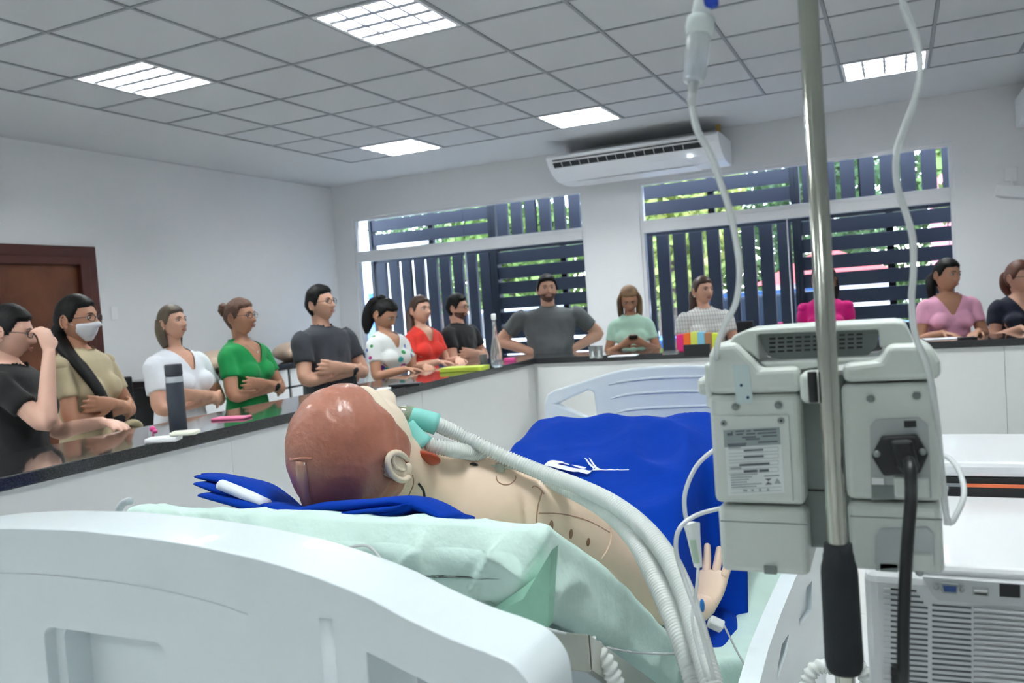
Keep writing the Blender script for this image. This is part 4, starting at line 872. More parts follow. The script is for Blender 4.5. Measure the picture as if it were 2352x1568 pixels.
obj('usb_insert', pp([(2237, 1356), (2266, 1358), (2266, 1362), (2237, 1359)], YV - .007, YV - .005, YV), BLACKP, us); obj('usb_insert', pp([(2236, 1349), (2267, 1351), (2267, 1354), (2236, 1352)], YV - .007, YV - .005, YV), mat('usb_white', (.7, .7, .7), .5), us)
obj('network_port', pp([(2295, 1337), (2342, 1340), (2342, 1369), (2295, 1366)], YV - .0045, YV - .002, YV), BLACKP, vt)
for r in range(19):
    v = 1352 + r * 12.25
    for u0, u1, sl_ in ((2046, 2131, .085), (2141, 2231, .082)):
        if r == 0 and u0 > 2100: continue
        if r < 3: u1 = u1 - (26 - 8 * r) if u0 < 2100 else u1
        if r < 3 and u0 > 2100: continue
        w_ = 2.0
        obj('vent_slot', pp([(u0, v - w_), (u1, v - w_ + sl_ * (u1 - u0)), (u1, v + w_ + sl_ * (u1 - u0)), (u0, v + w_)], YV - .0008, YV + .001, YV), mat('slot_dark', (.09, .10, .115), .6) if r == 1 and u0 < 2100 else bpy.data.materials.get('slot_dark') or BLACKP, vt)
    if r > 2:
        v2 = v + .08 * 95; obj('rib', pp([(2236, v2 - 3), (2420, v2 + 11), (2420, v2 + 17), (2236, v2 + 3)], YV - .0035, YV + .001, YV), VG, vt)
    obj('short_rib', pp([(2030, v - 2.5), (2044, v - 1.5), (2044, v + 2), (2030, v + 1)], YV - .002, YV + .001, YV), VG, vt)
scn = thing('monitor_screen', 'flat white screen unit with black edge and orange stripe lying behind the ventilator top', 'screen')
YS2 = YV + .30
zt = lambda v: PY(2270, v, YS2)[2]
bevel(obj('shell', box(xz(2100, 1080, YS2)[0], YS2, zt(1097), vr + .02, YS2 + .22, zt(1062)), VW, scn), .006, 2)
obj('edge_band', box(xz(2100, 1080, YS2)[0] + .002, YS2 + .002, zt(1156), vr + .02, YS2 + .2, zt(1097)), BLACKP, scn)
obj('orange_stripe', box(xz(2208, 1116, YS2)[0], YS2 - .001, zt(1119), vr + .02, YS2 + .004, zt(1112)), mat('orange_stripe', (.85, .20, .08), .5), scn)
obj('grey_stripe', box(xz(2100, 1116, YS2)[0] + .003, YS2 - .0005, zt(1119), xz(2206, 1116, YS2)[0], YS2 + .004, zt(1112)), mat('grey_stripe', (.25, .28, .30), .5), scn)
bevel(obj('hinge_base', box(xz(2110, 1180, YS2)[0], YS2 + .004, ztop, vr + .01, YS2 + .22, zt(1156)), VW, scn), .004, 2)
# trolley under it
tr = thing('trolley', 'white trolley under the ventilator', 'trolley')
obj('shelf', box(vl + .01, YV + .01, ztop - .33, vr, YV + .50, ztop - .302), VW, tr); obj('column', box(vl + .14, YV + .12, .12, vl + .22, YV + .20, ztop - .33), VW, tr)
obj('base', cat_(box(vl + .02, YV, .07, vl + .07, YV + .45, .12), box(vl + .30, YV, .07, vl + .35, YV + .45, .12), box(vl + .07, YV + .12, .07, vl + .30, YV + .20, .12)), VW, tr)
for dx in (.045, .325):
    for dy in (.02, .43): obj('castor', cyl((vl + dx - .012, YV + dy, .035), (vl + dx + .012, YV + dy, .035), .035, 16), BLACKP, tr)
obj('screen_arm', box(vl + .12, YV + .32, ztop - .31, vl + .18, YV + .48, ztop), VW, tr)
# ------------------------------------------------------------------ people
SK = {'light': (.66, .37, .26), 'tan': (.50, .25, .155), 'brown': (.36, .17, .10), 'fair': (.70, .42, .32)}
SKM = {k: mat('skin_' + k, v, .5, noise=.06, nscale=12) for k, v in SK.items()}
HBLK = mat('hair_black', (.005, .0045, .005), .55, spec=.25, bump=.25, bscale=90); HBRN = mat('hair_brown', (.055, .026, .016), .45, bump=.25, bscale=90)
HCUR = mat('hair_curly_brown', (.12, .060, .040), .7, bump=.8, bscale=70); HBLD = mat('hair_blond_ends', (.30, .18, .09), .5, bump=.25, bscale=80, col2=(.10, .06, .04), nscale=6)
HRED = mat('hair_auburn', (.13, .045, .025), .5, bump=.25, bscale=90)
LIP = mat('lips', (.40, .15, .12), .45); EYEW = mat('eye_white', (.55, .52, .50), .25); IRIS = mat('iris', (.02, .012, .01), .2); BROW = mat('brow', (.03, .018, .014), .8)
BEARD = mat('short_beard', (.085, .045, .032), .8, bump=.5, bscale=150, col2=(.20, .11, .08), nscale=90)
FRAME = mat('spectacle_frame', (.02, .02, .025), .3); SPEC = mat('spectacle_lens', (.9, .92, .95), .05, trans=1.0, ior=1.02)
JEAN = mat('dark_jeans', (.02, .045, .12), .85); PANT = mat('black_trousers', (.018, .018, .022), .85); SHOE = mat('dark_shoes', (.02, .02, .02), .5)
def cloth(name, col, **k): return mat(name, col, .85, bump=.18, bscale=26, sheen=.1, noise=.08, nscale=9, **k)
def pattern(name, base, kind):
    m = mat(name, base, .85, bump=.12, bscale=26); n = m.node_tree; b = n.nodes['Principled BSDF']; tc = n.nodes.new('ShaderNodeTexCoord')
    if kind == 'hearts':
        v = n.nodes.new('ShaderNodeTexVoronoi'); v.inputs['Scale'].default_value = 12; n.links.new(tc.outputs['Object'], v.inputs['Vector'])
        lt = n.nodes.new('ShaderNodeMath'); lt.operation = 'LESS_THAN'; lt.inputs[1].default_value = .26; n.links.new(v.outputs['Distance'], lt.inputs[0])
        sx = n.nodes.new('ShaderNodeSeparateColor'); n.links.new(v.outputs['Color'], sx.inputs[0])
        rp = n.nodes.new('ShaderNodeValToRGB'); rp.color_ramp.interpolation = 'CONSTANT'; el = rp.color_ramp.elements
        el[0].color = (.05, .45, .42, 1); el[1].position = .2; el[1].color = (.04, .12, .55, 1)
        for pz, c in ((.4, (.04, .32, .10, 1)), (.55, (.60, .04, .30, 1)), (.7, (.18, .06, .45, 1)), (.85, (.45, .65, .04, 1))): e = el.new(pz); e.color = c
        n.links.new(sx.outputs[0], rp.inputs[0])
        mx = n.nodes.new('ShaderNodeMix'); mx.data_type = 'RGBA'; mx.inputs['A'].default_value = (*base, 1); n.links.new(lt.outputs[0], mx.inputs['Factor']); n.links.new(rp.outputs[0], mx.inputs['B'])
        n.links.new(mx.outputs['Result'], b.inputs['Base Color'])
    else:
        sp = n.nodes.new('ShaderNodeSeparateXYZ'); n.links.new(tc.outputs['Object'], sp.inputs[0]); last = None
        for ax, per, wd in (('X', .021, .16), ('Z', .030, .10)):
            d = n.nodes.new('ShaderNodeMath'); d.operation = 'DIVIDE'; d.inputs[1].default_value = per; n.links.new(sp.outputs[ax], d.inputs[0])
            fr_ = n.nodes.new('ShaderNodeMath'); fr_.operation = 'FRACT'; n.links.new(d.outputs[0], fr_.inputs[0])
            lt = n.nodes.new('ShaderNodeMath'); lt.operation = 'LESS_THAN'; lt.inputs[1].default_value = wd; n.links.new(fr_.outputs[0], lt.inputs[0])
            if last is None: last = lt.outputs[0]
            else: a = n.nodes.new('ShaderNodeMath'); a.operation = 'MAXIMUM'; n.links.new(last, a.inputs[0]); n.links.new(lt.outputs[0], a.inputs[1]); last = a.outputs[0]
        mx = n.nodes.new('ShaderNodeMix'); mx.data_type = 'RGBA'; mx.inputs['A'].default_value = (*base, 1); mx.inputs['B'].default_value = (.35, .34, .33, 1); n.links.new(last, mx.inputs['Factor']); n.links.new(mx.outputs['Result'], b.inputs['Base Color'])
    return m
HEADF = head_mesh(64, 48, True); HEADM = head_mesh(64, 48, False)

def person(label, u, v, t, face, hturn=0, pitch=0, roll=0, fem=True, b=1.0, hs=1.0, pose='crossed', skin='tan', shirt=None, neck='v', hair='pony', hm=None, pants=PANT, belly=0, extras=(), lean=0, sl=.52, beard=False, smile=False, tilt=0):
    P = PT(u, v, t); H = P[2]
    f = P[:2] / np.linalg.norm(P[:2]); r = np.array([f[1], -f[0]]); a = math.radians(face); g = math.cos(a) * -f + math.sin(a) * r
    # head centre sits over the given pixel; the root may stand a little behind it
    root = thing('person', label, 'person', (P[0] - g[0] * lean, P[1] - g[1] * lean, 0), math.atan2(g[0], -g[1]))
    sk = SKM[skin]; hm = hm or HBLK
    HVm, HFm = HEADF if fem else HEADM
    S_ = .226 * hs / .226 * (H / 1.60) ** .5
    hc = np.array([0, -lean, H - .117 * S_ - .012]); Rh = rotz(math.radians(hturn)) @ rotx(math.radians(pitch)) @ roty(math.radians(roll))
    toH = lambda Q_: np.asarray(Q_) * S_ @ Rh.T + hc
    zs = H - .300 * (H / 1.60); SW = (.172 if fem else .205) * b * H / 1.6; k = H / 1.6
    # torso rings
    def rg(z, rx, ry, cy=0, p=2.3, n=28):
        th = np.arange(n) * 2 * math.pi / n; cx = np.sign(np.cos(th)) * abs(np.cos(th)) ** (2 / p); sy = np.sign(np.sin(th)) * abs(np.sin(th)) ** (2 / p)
        lz_ = -lean * sm((z - .9) / (zs - .9)) if lean else 0
        return np.stack([rx * cx, ry * sy + cy + lz_, np.full(n, z)], 1)
    def torso(o=0, low=.62):
        wv = (.118, .104) if fem else (.145, .118)
        R_ = [rg(zs + .050 * k, .050 + o, .052 + o, .012), rg(zs + .030 * k, .080 + o, .062 + o, .012), rg(zs + .012 * k, .66 * SW + o, .078 + o, .008), rg(zs - .015 * k, SW - .020 + o, .088 * b ** .5 + o), rg(zs - .06 * k, SW - .018 + o, .100 * b + o, -.002),
              rg(zs - .13 * k, SW - .030 + o, .112 * b + o, -.006), rg(zs - .20 * k, (SW - .045) + o, (.112 + belly * .3) * b + o, -.006 - belly * .2), rg(zs - .30 * k, wv[0] * b + belly * .4 + o, (wv[1] + belly) * b + o, -belly * .7), rg(zs - .40 * k, (wv[0] + .012) * b + belly * .3 + o, (wv[1] + belly) * b + o, -belly * .6), rg(zs - .50 * k, .165 * b * k + o, .118 * b + o, 0), rg(zs - low * k, .168 * b * k + o, .118 * b + o, 0)]
        return loft(R_)
    bust = [ell((s * .070 * b, -.098 * b - lean * .8, zs - .155 * k), (.066 * b, .052 * b, .062), 16, 10) for s in (-1, 1)] if fem else []
    # arms
    arms = {}; hands = []
    LU = .265 * k; LF = .235 * k
    for s in (-1, 1):
        Sh = np.array([s * (SW - .022), -.0 - lean, zs - .035 * k])
        E = W = None
        if pose == 'crossed':
            E = np.array([s * (SW + .030), -.085 - lean, zs - .275 * k])
            if s > 0: W = np.array([-.065, -.205 * b - lean - belly, zs - .225 * k]); hd, hn, cu = (-1, .38, .12), (0, 1, .1), .25
            else: W = np.array([.075, -.175 * b - lean - belly, zs - .262 * k]); hd, hn, cu = (1, .45, .02), (0, 1, 0), .25
        elif pose == 'akimbo':
            E = np.array([s * (SW + .150), .03, zs - .20 * k]); W = np.array([s * .165, -.11, zs - .330 * k]); hd, hn, cu = (-s * .35, -.25, -.9), (-s * .6, .7, 0), .55
        elif pose == 'phone':
            E = np.array([s * (SW + .045), -.06 - lean, zs - .265 * k]); W = np.array([s * .085, -.25 - lean, zs - .205 * k]); hd, hn, cu = (-s * .75, -.25, .42), (-s * .35, .8, .35), .55
        elif pose in ('down', 'glasses', 'apart'):
            hz_ = HT + .018
            w_ = .10 if pose == 'down' else .17
            E = np.array([s * (SW + .025), -.07 - lean, zs - .262 * k]); W = np.array([s * w_, -.29 - lean * .5, max(hz_ + .006, zs - .46 * k)]); hd, hn, cu = (-s * .55, -.75, -.12), (0, -.1, -1), .28
            if pose == 'glasses' and s < 0:
                E = np.array([-(SW + .02), -.20, zs - .215 * k]); W = np.array([-.085, -.19, zs + .085 * k]); hd, hn, cu = (.25, .25, .95), (.5, .8, 0), .6
        elif pose == 'hang':
            E = np.array([s * (SW + .025), .01, zs - .27 * k]); W = np.array([s * (SW + .03), -.06, zs - .50 * k]); hd, hn, cu = (0, -.1, -1), (-s, 0, 0), .3
        # keep bone lengths near natural
        dE = E - Sh; E = Sh + dE / np.linalg.norm(dE) * LU if pose not in ('down', 'apart') else Sh + dE / np.linalg.norm(dE) * min(LU, np.linalg.norm(dE) * 1.05)
        q = .92 if fem else 1.12; q *= (b ** .6)
        arms[s] = (Sh, E, W, q)
        hands += hand_parts(W, hd, hn, cu, (.92 if fem else 1.05) * k, thumb=(1 if s > 0 else -1) * (1 if pose != 'crossed' else 1))
    def armtube(s, o=0): 
        Sh, E, W, q = arms[s]; m1 = (Sh * .45 + E * .55); m2 = E * .62 + W * .38
        return tube([Sh, m1, E, m2, W], [(.050 * q, .050 * q), (.044 * q, .045 * q), (.039 * q, .040 * q), (.038 * q, .037 * q), (.023 * q, .028 * q)], 14, 4)
    neckr = (.045 if fem else .056) * b ** .4
    nck = tube([(0, .015 - lean * .95, zs - .03), (0, .012 - lean, zs + .045 * k), hc + Rh @ np.array([0, .022, -.055])], [neckr * 1.25, neckr, neckr * .98], 18, 3)
    up = cat_(torso(-.006, .45), nck, armtube(-1), armtube(1), *[(x_[0] * 1.0 + np.array([0, .008, 0]), x_[1]) for x_ in bust], *hands)
    bodyV = remesh(up, .0072, 1, .4)
    ears_ = [(toH(ear_mesh(s)[0]), ear_mesh(1)[1]) for s in (-1, 1)]
    body = obj('body', cat_(bodyV, (toH(HVm), HFm), *ears_), sk, root, True)
    # clothes
    sh = [torso(.006, .62 if hair != 'x' else .6)] + [(e_[0] * np.array([1, 1, 1]), e_[1]) for e_ in bust]
    for s in (-1, 1):
        Sh, E, W, q = arms[s]; d_ = E - Sh; e1 = Sh + d_ * sl; q2 = q * (1.0 if fem else 1.02)
        sh.append(tube([Sh + np.array([-s * .035, 0, .004]), Sh + d_ * .12, Sh + d_ * .32, e1], [(.060 * q2, .058 * q2), (.061 * q2, .059 * q2), (.057 * q2, .058 * q2), (.056 * q2, .058 * q2)], 16, 3))
    SV = remesh(cat_(*sh), .0115, 3, .5)
    if neck:
        nz_ = zs + .036 * k; nr_ = .070 if fem else .068
        def fn(V_):
            x, y, z = V_[:, 0], V_[:, 1] + lean, V_[:, 2]
            d1 = nr_ - np.sqrt(x ** 2 + (y - .012) ** 2 * .8 + ((z - nz_) * (1.35 if neck != 'wide' else 1.0)) ** 2)
            if neck == 'v': d2 = np.minimum((z - (zs - .105 * k)) * .50 - abs(x), -y - .0)
            elif neck == 'deep': d2 = np.minimum((z - (zs - .125 * k)) * .58 - abs(x), -y)
            else: d2 = d1
            return np.maximum(d1, np.minimum(d2, .02))
        SV = cut(SV, fn, .0115)
    shn = np.array([nz(p_, 9) * .5 + nz((p_[0], p_[1], p_[2] * .6), 20) * .5 for p_ in SV[0]])
    cc = np.stack([np.clip(SV[0][:, 0], -.1, .1), 0 * shn - lean * .5, SV[0][:, 2]], 1); dd = SV[0] - cc; dd /= np.linalg.norm(dd, axis=1)[:, None] + 1e-6
    low_ = sm((zs - .02 - SV[0][:, 2]) / .1)
    SV = (SV[0] + dd * (np.maximum(shn, -.25) * .016 * low_)[:, None], SV[1])
    obj('top', SV, shirt, root, True)
    lg = [rg(zs - .46 * k, .155 * b * k, .112 * b), rg(zs - .55 * k, .170 * b * k, .120 * b), rg(.50 * H, .165 * b * k, .118 * b), rg(.46 * H, .14 * b, .10)]
    pt_ = cat_(loft(lg), *[tube([(s * .085 * b, 0, .50 * H), (s * .10 * b, -.01, .28 * H), (s * .10 * b, .01, .05 * H)], [.085 * b, .062 * b, .050 * b], 12, 3) for s in (-1, 1)])
    obj('trousers', remesh(pt_, .02, 2, .5), pants, root, True)
    for s in (-1, 1): obj('shoe', cat_(ell((s * .10 * b, -.05, .035), (.045, .125, .035), 14, 8), cyl((s * .10 * b, .02, .03), (s * .10 * b, .02, .09), .045, 12)), SHOE, root, True)
    # face
    for s in (-1, 1):
        e_ = obj('eye', (toH(ell((s * .031, -.0755, .0085), (.0125, .0115, .0066 if pitch < 12 else .004), 14, 8)[0]), ell((0, 0, 0), (1, 1, 1), 14, 8)[1]), EYEW, root, True)
        obj('iris', (toH(ell((s * .031 + math.sin(0) * 0, -.0860, .0080), (.0055, .0022, .0050 if pitch < 12 else .0025), 10, 6)[0]), ell((0, 0, 0), (1, 1, 1), 10, 6)[1]), IRIS, e_, True)
        Vb, Fb = tube([(s * .014, -.0925, .0265), (s * .028, -.0910, .0315), (s * .044, -.0820, .0275)], [(.0025, .003), (.0026, .003), (.0012, .002)], 6, 3); obj('eyebrow', (toH(Vb), Fb), BROW, root, True)
        Vb, Fb = tube([(s * .019, -.0865, .0165), (s * .031, -.0890, .0190), (s * .044, -.0800, .0150)], [.0012, .0016, .001], 6, 3); obj('eyelash', (toH(Vb), Fb), BROW, root, True)
    sg = .006 if smile else 0
    Vb, Fb = cat_(tube([(-.022 - sg, -.0900, -.056 + sg), (-.008, -.1015, -.0525), (0, -.1015, -.0540), (.008, -.1015, -.0525), (.022 + sg, -.0900, -.056 + sg)], [.0012, .0036, .0032, .0036, .0012], 8, 3), tube([(-.020 - sg, -.0895, -.0585 + sg), (0, -.1000, -.0630 - sg * .5), (.020 + sg, -.0895, -.0585 + sg)], [.0012, .0042, .0012], 8, 4))
    if 'mask' not in extras: Vb = np.array(Vb); Vb[:, 1] += .0028; obj('lips', (toH(Vb), Fb), LIP, root, True)
    if smile: Vb, Fb = tube([(-.020, -.0925, -.055), (0, -.1025, -.0585), (.020, -.0925, -.055)], [(.0015, .001), (.0032, .002), (.0015, .001)], 8, 3); obj('teeth', (toH(Vb), Fb), EYEW, root, True)
    # hair shell
    hx_, hy_, hz_ = HVm.T; nrm_ = HVm / np.linalg.norm(HVm, axis=1)[:, None]
    short = hair in ('short', 'short2')
    top_l = .062 if not short else .066
    side = np.where(hz_ > 0, -.028 - .35 * np.clip(hz_ - .0, 0, 1), (.030 if not short else .020) + 0 * hz_)
    side = np.where((hz_ <= 0) & (hz_ > -.03), -.028 + (side + .028) * (-hz_ / .03), side)
    m_ = np.maximum((hz_ - top_l + .16 * abs(hx_)) / .010, (hy_ - side) / .010)
    m_ = np.minimum(m_, (hz_ + (.075 if short else .09) + np.clip(.03 - hy_, 0, 1) * .3) / .012)
    thk = {'short': .013, 'short2': .014}.get(hair, .0115) * np.ones(len(hx_)); thk = thk + (.010 * sm((hz_ - .03) / .06) if short else .004 * sm((hz_ - .02) / .06))
    ec = np.exp(-((hy_ - .012) / .020) ** 2 - ((hz_ + .006) / .030) ** 2) * (abs(hx_) > .045)
    of = np.where(ec > .45, -.002, sm(m_) * (thk + .004) - .004)
    fuzz = np.array([nz(p_, 40) for p_ in HVm]) * (.004 if hair in ('bun', 'curly') or short else .0015)
    HSV = toH(HVm + nrm_ * (of + np.where(of > 0, fuzz, 0))[:, None]); parts = [(HSV, HFm)]
    def strand(pts, rad, n=12): V_, F_ = tube(pts, rad, n, 4); return (V_, F_)
    hp_ = lambda x, y, z: toH(np.array([[x, y, z]]))[0]
    if hair == 'pony_long':     # long tail brought forward over her right (viewer-left) shoulder
        parts.append(strand([hp_(-.005, .07, -.01), hp_(-.035, .075, -.07), np.array([-.080, .02, zs + .045]), np.array([-.105, -.075, zs - .04]), np.array([-.085, -.150, zs - .17]), np.array([-.060, -.165, zs - .27]), np.array([-.03, -.16, zs - .34])], [(.040, .03), (.044, .035), (.046, .030), (.046, .024), (.040, .020), (.028, .016), (.006, .005)]))
    elif hair == 'pony':
        parts.append(strand([hp_(0, .095, .03), hp_(.0, .125, .0), hp_(0, .115, -.08), np.array([0, .10 - lean, zs + .0]), np.array([0, .115, zs - .10])], [.022, .030, .030, .026, .006]))
    elif hair == 'pony_side':
        parts.append(strand([hp_(0, .09, .02), hp_(-.035, .105, -.03), hp_(-.055, .07, -.10), np.array([-.085, .04 - lean, zs - .005]), np.array([-.09, .02 - lean, zs - .08])], [.024, .032, .032, .028, .008]))
    elif hair == 'bun':
        for i in range(26):
            d_ = rng.normal(size=3); d_ /= np.linalg.norm(d_); parts.append((toH(ell(np.array([0, .105, .055]) + d_ * .030, (.022, .022, .020), 10, 7)[0]), ell((0, 0, 0), (1, 1, 1), 10, 7)[1]))
    elif hair == 'bob':          # shoulder-length, behind the ears
        for s in (-1, 1): parts.append(strand([hp_(s * .060, .040, .03), hp_(s * .072, .045, -.04), hp_(s * .068, .040, -.10), hp_(s * .06, .03, -.155)], [(.026, .03), (.020, .034), (.018, .032), (.008, .02)]))
        parts.append(strand([hp_(0, .085, .03), hp_(0, .09, -.05), hp_(0, .075, -.12), hp_(0, .06, -.16)], [(.035, .02), (.055, .022), (.05, .02), (.03, .01)]))
    elif hair == 'curtain':      # long, falling forward on both sides
        for s in (-1, 1): parts.append(strand([hp_(s * .045, -.010, .085), hp_(s * .078, -.020, .03), hp_(s * .080, -.030, -.05), hp_(s * .076, -.045, -.12), hp_(s * .062, -.060, -.185)], [(.016, .024), (.016, .036), (.017, .038), (.018, .034), (.008, .014)]))
        parts.append(strand([hp_(0, .085, .03), hp_(0, .10, -.06), hp_(0, .08, -.13)], [(.04, .02), (.065, .025), (.05, .015)]))
    elif hair == 'loose_dark':   # thick dark hair gathered low behind
        parts.append(strand([hp_(-.02, .08, .08), hp_(-.01, .115, .035), hp_(-.02, .115, -.04), hp_(-.04, .085, -.12), hp_(-.055, .05, -.18)], [.03, .045, .050, .042, .014]))
        parts.append((toH(ell((0.0, .07, .105), (.03, .03, .022), 12, 8)[0]), ell((0, 0, 0), (1, 1, 1), 12, 8)[1]))
    obj('hair', cat_(*parts), hm, root, True)
    if beard:
        bz = sm(np.minimum(np.minimum((-.030 - hz_) / .012, (.012 - hy_) / .012), 1)) * (1 - np.exp(-((hx_) / .026) ** 2 - ((hz_ + .055) / .012) ** 2) * (hy_ < -.06))
        bz = np.maximum(bz, sm(np.minimum((-.028 - hz_) / .02, np.minimum((.010 - hy_) / .01, (hy_ + .030) / .01))))
        obj('beard', (toH(HVm + nrm_ * (bz * .0052 - .0035)[:, None]), HFm), BEARD, root, True)
    # extras
    for e_ in extras:
        if e_ == 'glasses':
            Vs = []
            for s in (-1, 1):
                c = [(s * .033 + .0225 * math.cos(a_1), -.100 + .010 * (abs(math.cos(a_1)) if math.cos(a_1) * s > 0 else 0), .008 + .0165 * math.sin(a_1)) for a_1 in np.linspace(0, 2 * math.pi, 13)]
                Vs.append(tube(c, .0016, 6, 2)); Vs.append(tube([(s * .055, -.092, .012), (s * .079, -.04, .010), (s * .082, .008, .006)], .0015, 6, 3))
            Vs.append(tube([(-.011, -.103, .010), (0, -.106, .012), (.011, -.103, .010)], .0016, 6, 2)); V_, F_ = cat_(*Vs)
            obj('glasses', (toH(V_), F_), FRAME, root, True)
        elif e_ == 'mask':
            mk_ = sm(np.minimum(np.minimum((-.012 + .30 * np.clip(abs(hx_) , 0, .05) * 0 - hz_) / .006, (hz_ + .104) / .008), (-.018 - .35 * abs(hz_ + .055) - hy_) / .012))
            Vm = HVm.copy(); Vm[:, 1] = Vm[:, 1] - .004 * np.exp(-(hx_ / .03) ** 2); pl = .0012 * np.sin(hz_ * 420)
            msk_ = obj('face_mask', (toH(Vm + nrm_ * (mk_ * (.0105 + pl) - .006)[:, None]), HFm), mat('mask_white', (.78, .80, .85), .8), root, True, label='white surgical face mask')
            for s in (-1, 1): V_, F_ = tube([(s * .060, -.045, -.03), (s * .078, -.005, -.012), (s * .085, .022, .012)], .0011, 5, 2); obj('ear_loop', (toH(V_), F_), mat('loop_white', (.8, .8, .82), .8), msk_, True)
        elif e_ == 'watch':
            Sh, E, W, q = arms[-1] if pose == 'crossed' else arms[1]; d_ = (W - E) / np.linalg.norm(W - E); c = W - d_ * .02
            obj('watch', cat_(tube([c - d_ * .010, c + d_ * .010], [(.027 * q, .032 * q)] * 2, 16, 1), ell(c + np.array([0, -.032 * q, .01]), (.017, .007, .017), 14, 8)), BLACKP, root, True, label='dark wrist watch')
        elif e_ == 'phone':
            c = (arms[-1][2] + arms[1][2]) / 2 + np.array([0, -.045, .055]); V_, F_ = box(-.035, -.06, -.004, .035, .06, .004)
            root_ph.append((root, V_ @ rotx(-.35).T @ rotz(.0).T + c, F_))
        elif e_ == 'necklace':
            obj('necklace', tube([(-.055, -.02, zs + .028), (-.035, -.085, zs - .005), (0, -.108, zs - .035), (.035, -.085, zs - .005), (.055, -.02, zs + .028)], .0016, 6, 4), mat('silver', (.8, .78, .72), .25, 1.0), root, True)
            obj('pendant', ell((0, -.112, zs - .042), (.006, .003, .008), 10, 6), mat('silver2', (.85, .83, .78), .25, 1.0), root, True)
        elif e_ == 'belt_bow':
            BW = [tube([(s * .02, -.155, zs - .36), (s * .07, -.19, zs - .335), (s * .12, -.185, zs - .37), (s * .06, -.17, zs - .39)], [(.012, .022), (.014, .03), (.012, .026), (.008, .016)], 10, 4) for s in (-1, 1)]
            BW += [tube([(0, -.15, zs - .36), (s * .04, -.165, zs - .44), (s * .05, -.165, zs - .52)], [(.006, .02), (.006, .028), (.005, .03)], 8, 3) for s in (-1, 1)] + [ell((0, -.16, zs - .36), (.024, .02, .024), 12, 8)]
            obj('belt_bow', cat_(*BW), shirt, root, True)
        elif e_ == 'puff':
            for s in (-1, 1):
                Sh = arms[s][0]; obj('sleeve_puff', remesh(ell(Sh + np.array([s * .008, 0, .004]), (.052, .060, .040), 18, 12), .012, 1), shirt, root, True)
        elif e_ == 'earring':
            for s in (-1, 1): obj('earring', (toH(ell((s * .083, .004, -.042), (.006, .006, .006), 10, 6)[0]), ell((0, 0, 0), (1, 1, 1), 10, 6)[1]), mat('pearl', (.85, .82, .8), .2), root, True)
        elif e_ == 'folder_waist':
            pass
    return root, arms, zs, lean
root_ph = []
def tl(u, v, x=-3.40): q = ray(u, v); return x / q[0]
def tb(u, v, y=6.62): q = ray(u, v); return y / q[1]
W_ = cloth
person('woman in black T-shirt lifting a hand to her glasses at the left edge', 12, 696, tl(12, 696), 66, 8, 12, fem=True, b=1.0, hs=.98, pose='glasses', skin='fair', shirt=W_('black_tshirt', (.006, .006, .007)), neck='round', hair='curtain_x' if 0 else 'pony', hm=HBLK, pants=JEAN, extras=('glasses',), sl=.6)
person('woman in beige belted dress with white face mask, long black ponytail over her shoulder', 172, 674, tl(172, 674, -3.58), 52, 4, 0, b=.98, hs=1.0, pose='crossed', skin='tan', shirt=W_('beige_dress', (.50, .42, .27)), neck='wide', hair='pony_long', extras=('mask', 'glasses', 'belt_bow', 'puff'), pants=W_('beige_skirt', (.50, .42, .27)), sl=.62)
person('woman in white V-neck top with crossed arms behind the dark bottle', 392, 697, 4.72, 45, 2, -6, b=1.12, hs=.86, pose='crossed', skin='light', shirt=W_('white_top', (.84, .87, .93)), hair='bob', hm=mat('hair_dark_highlights', (.045, .035, .03), .45, bump=.25, bscale=90, col2=(.15, .11, .07), nscale=5), pants=W_('white_trousers', (.8, .84, .9)), sl=.66)
person('woman in green V-neck top with glasses and brown curly hair tied up', 548, 682, 5.05, 48, 6, 0, b=1.0, hs=.95, pose='crossed', skin='tan', shirt=W_('green_top', (.006, .30, .075)), neck='deep', hair='bun', hm=HCUR, extras=('glasses', 'necklace', 'watch'), pants=W_('green_trousers', (.006, .09, .07)), sl=.6)
person('man in dark grey T-shirt with glasses and watch, arms crossed', 733, 654, 5.5, 42, 10, -5, fem=False, b=1.02, hs=.98, pose='crossed', skin='light', shirt=W_('charcoal_tshirt', (.038, .042, .054)), neck='round', hair='short', extras=('glasses', 'watch'), belly=.02, sl=.62)
person('woman looking down, in white top printed with coloured hearts', 880, 682, 6.05, 46, 6, 30, b=1.0, hs=1.0, pose='down', skin='tan', shirt=pattern('heart_print', (.82, .85, .84), 'hearts'), neck='v', hair='loose_dark', pants=JEAN, lean=.05, sl=.6)
person('woman in bright red V-neck top with tied back dark hair', 963, 676, 6.65, 40, 0, 0, b=.9, hs=.98, pose='down', skin='light', shirt=W_('red_top', (.80, .045, .03)), hair='pony_side', hm=HBRN, pants=W_('red_trousers', (.7, .04, .03)), sl=.62)
person('bearded man in black T-shirt with glasses, arms crossed, beside the red top', 1048, 674, 7.15, 55, 12, 4, fem=False, b=.98, hs=.96, pose='crossed', skin='light', shirt=W_('black_tee', (.010, .011, .013)), neck='round', hair='short2', beard=True, smile=True, extras=('glasses',), sl=.6)
person('smiling bearded man in grey T-shirt with his hands on his hips', 1254, 630, tb(1254, 630, 6.68), 6, 2, -3, fem=False, b=1.18, hs=1.0, pose='akimbo', skin='light', shirt=W_('grey_tshirt', (.115, .125, .13)), neck='round', hair='short2', beard=True, smile=True, belly=.035, sl=.66)
person('woman in mint top with dark to blond hair looking down at her phone', 1443, 652, tb(1443, 652), 2, 0, 30, b=.92, hs=.98, pose='phone', skin='tan', shirt=W_('mint_top', (.50, .76, .62)), neck='round', hair='curtain', hm=HBLD, extras=('phone',), pants=PANT, lean=.03, sl=.6)
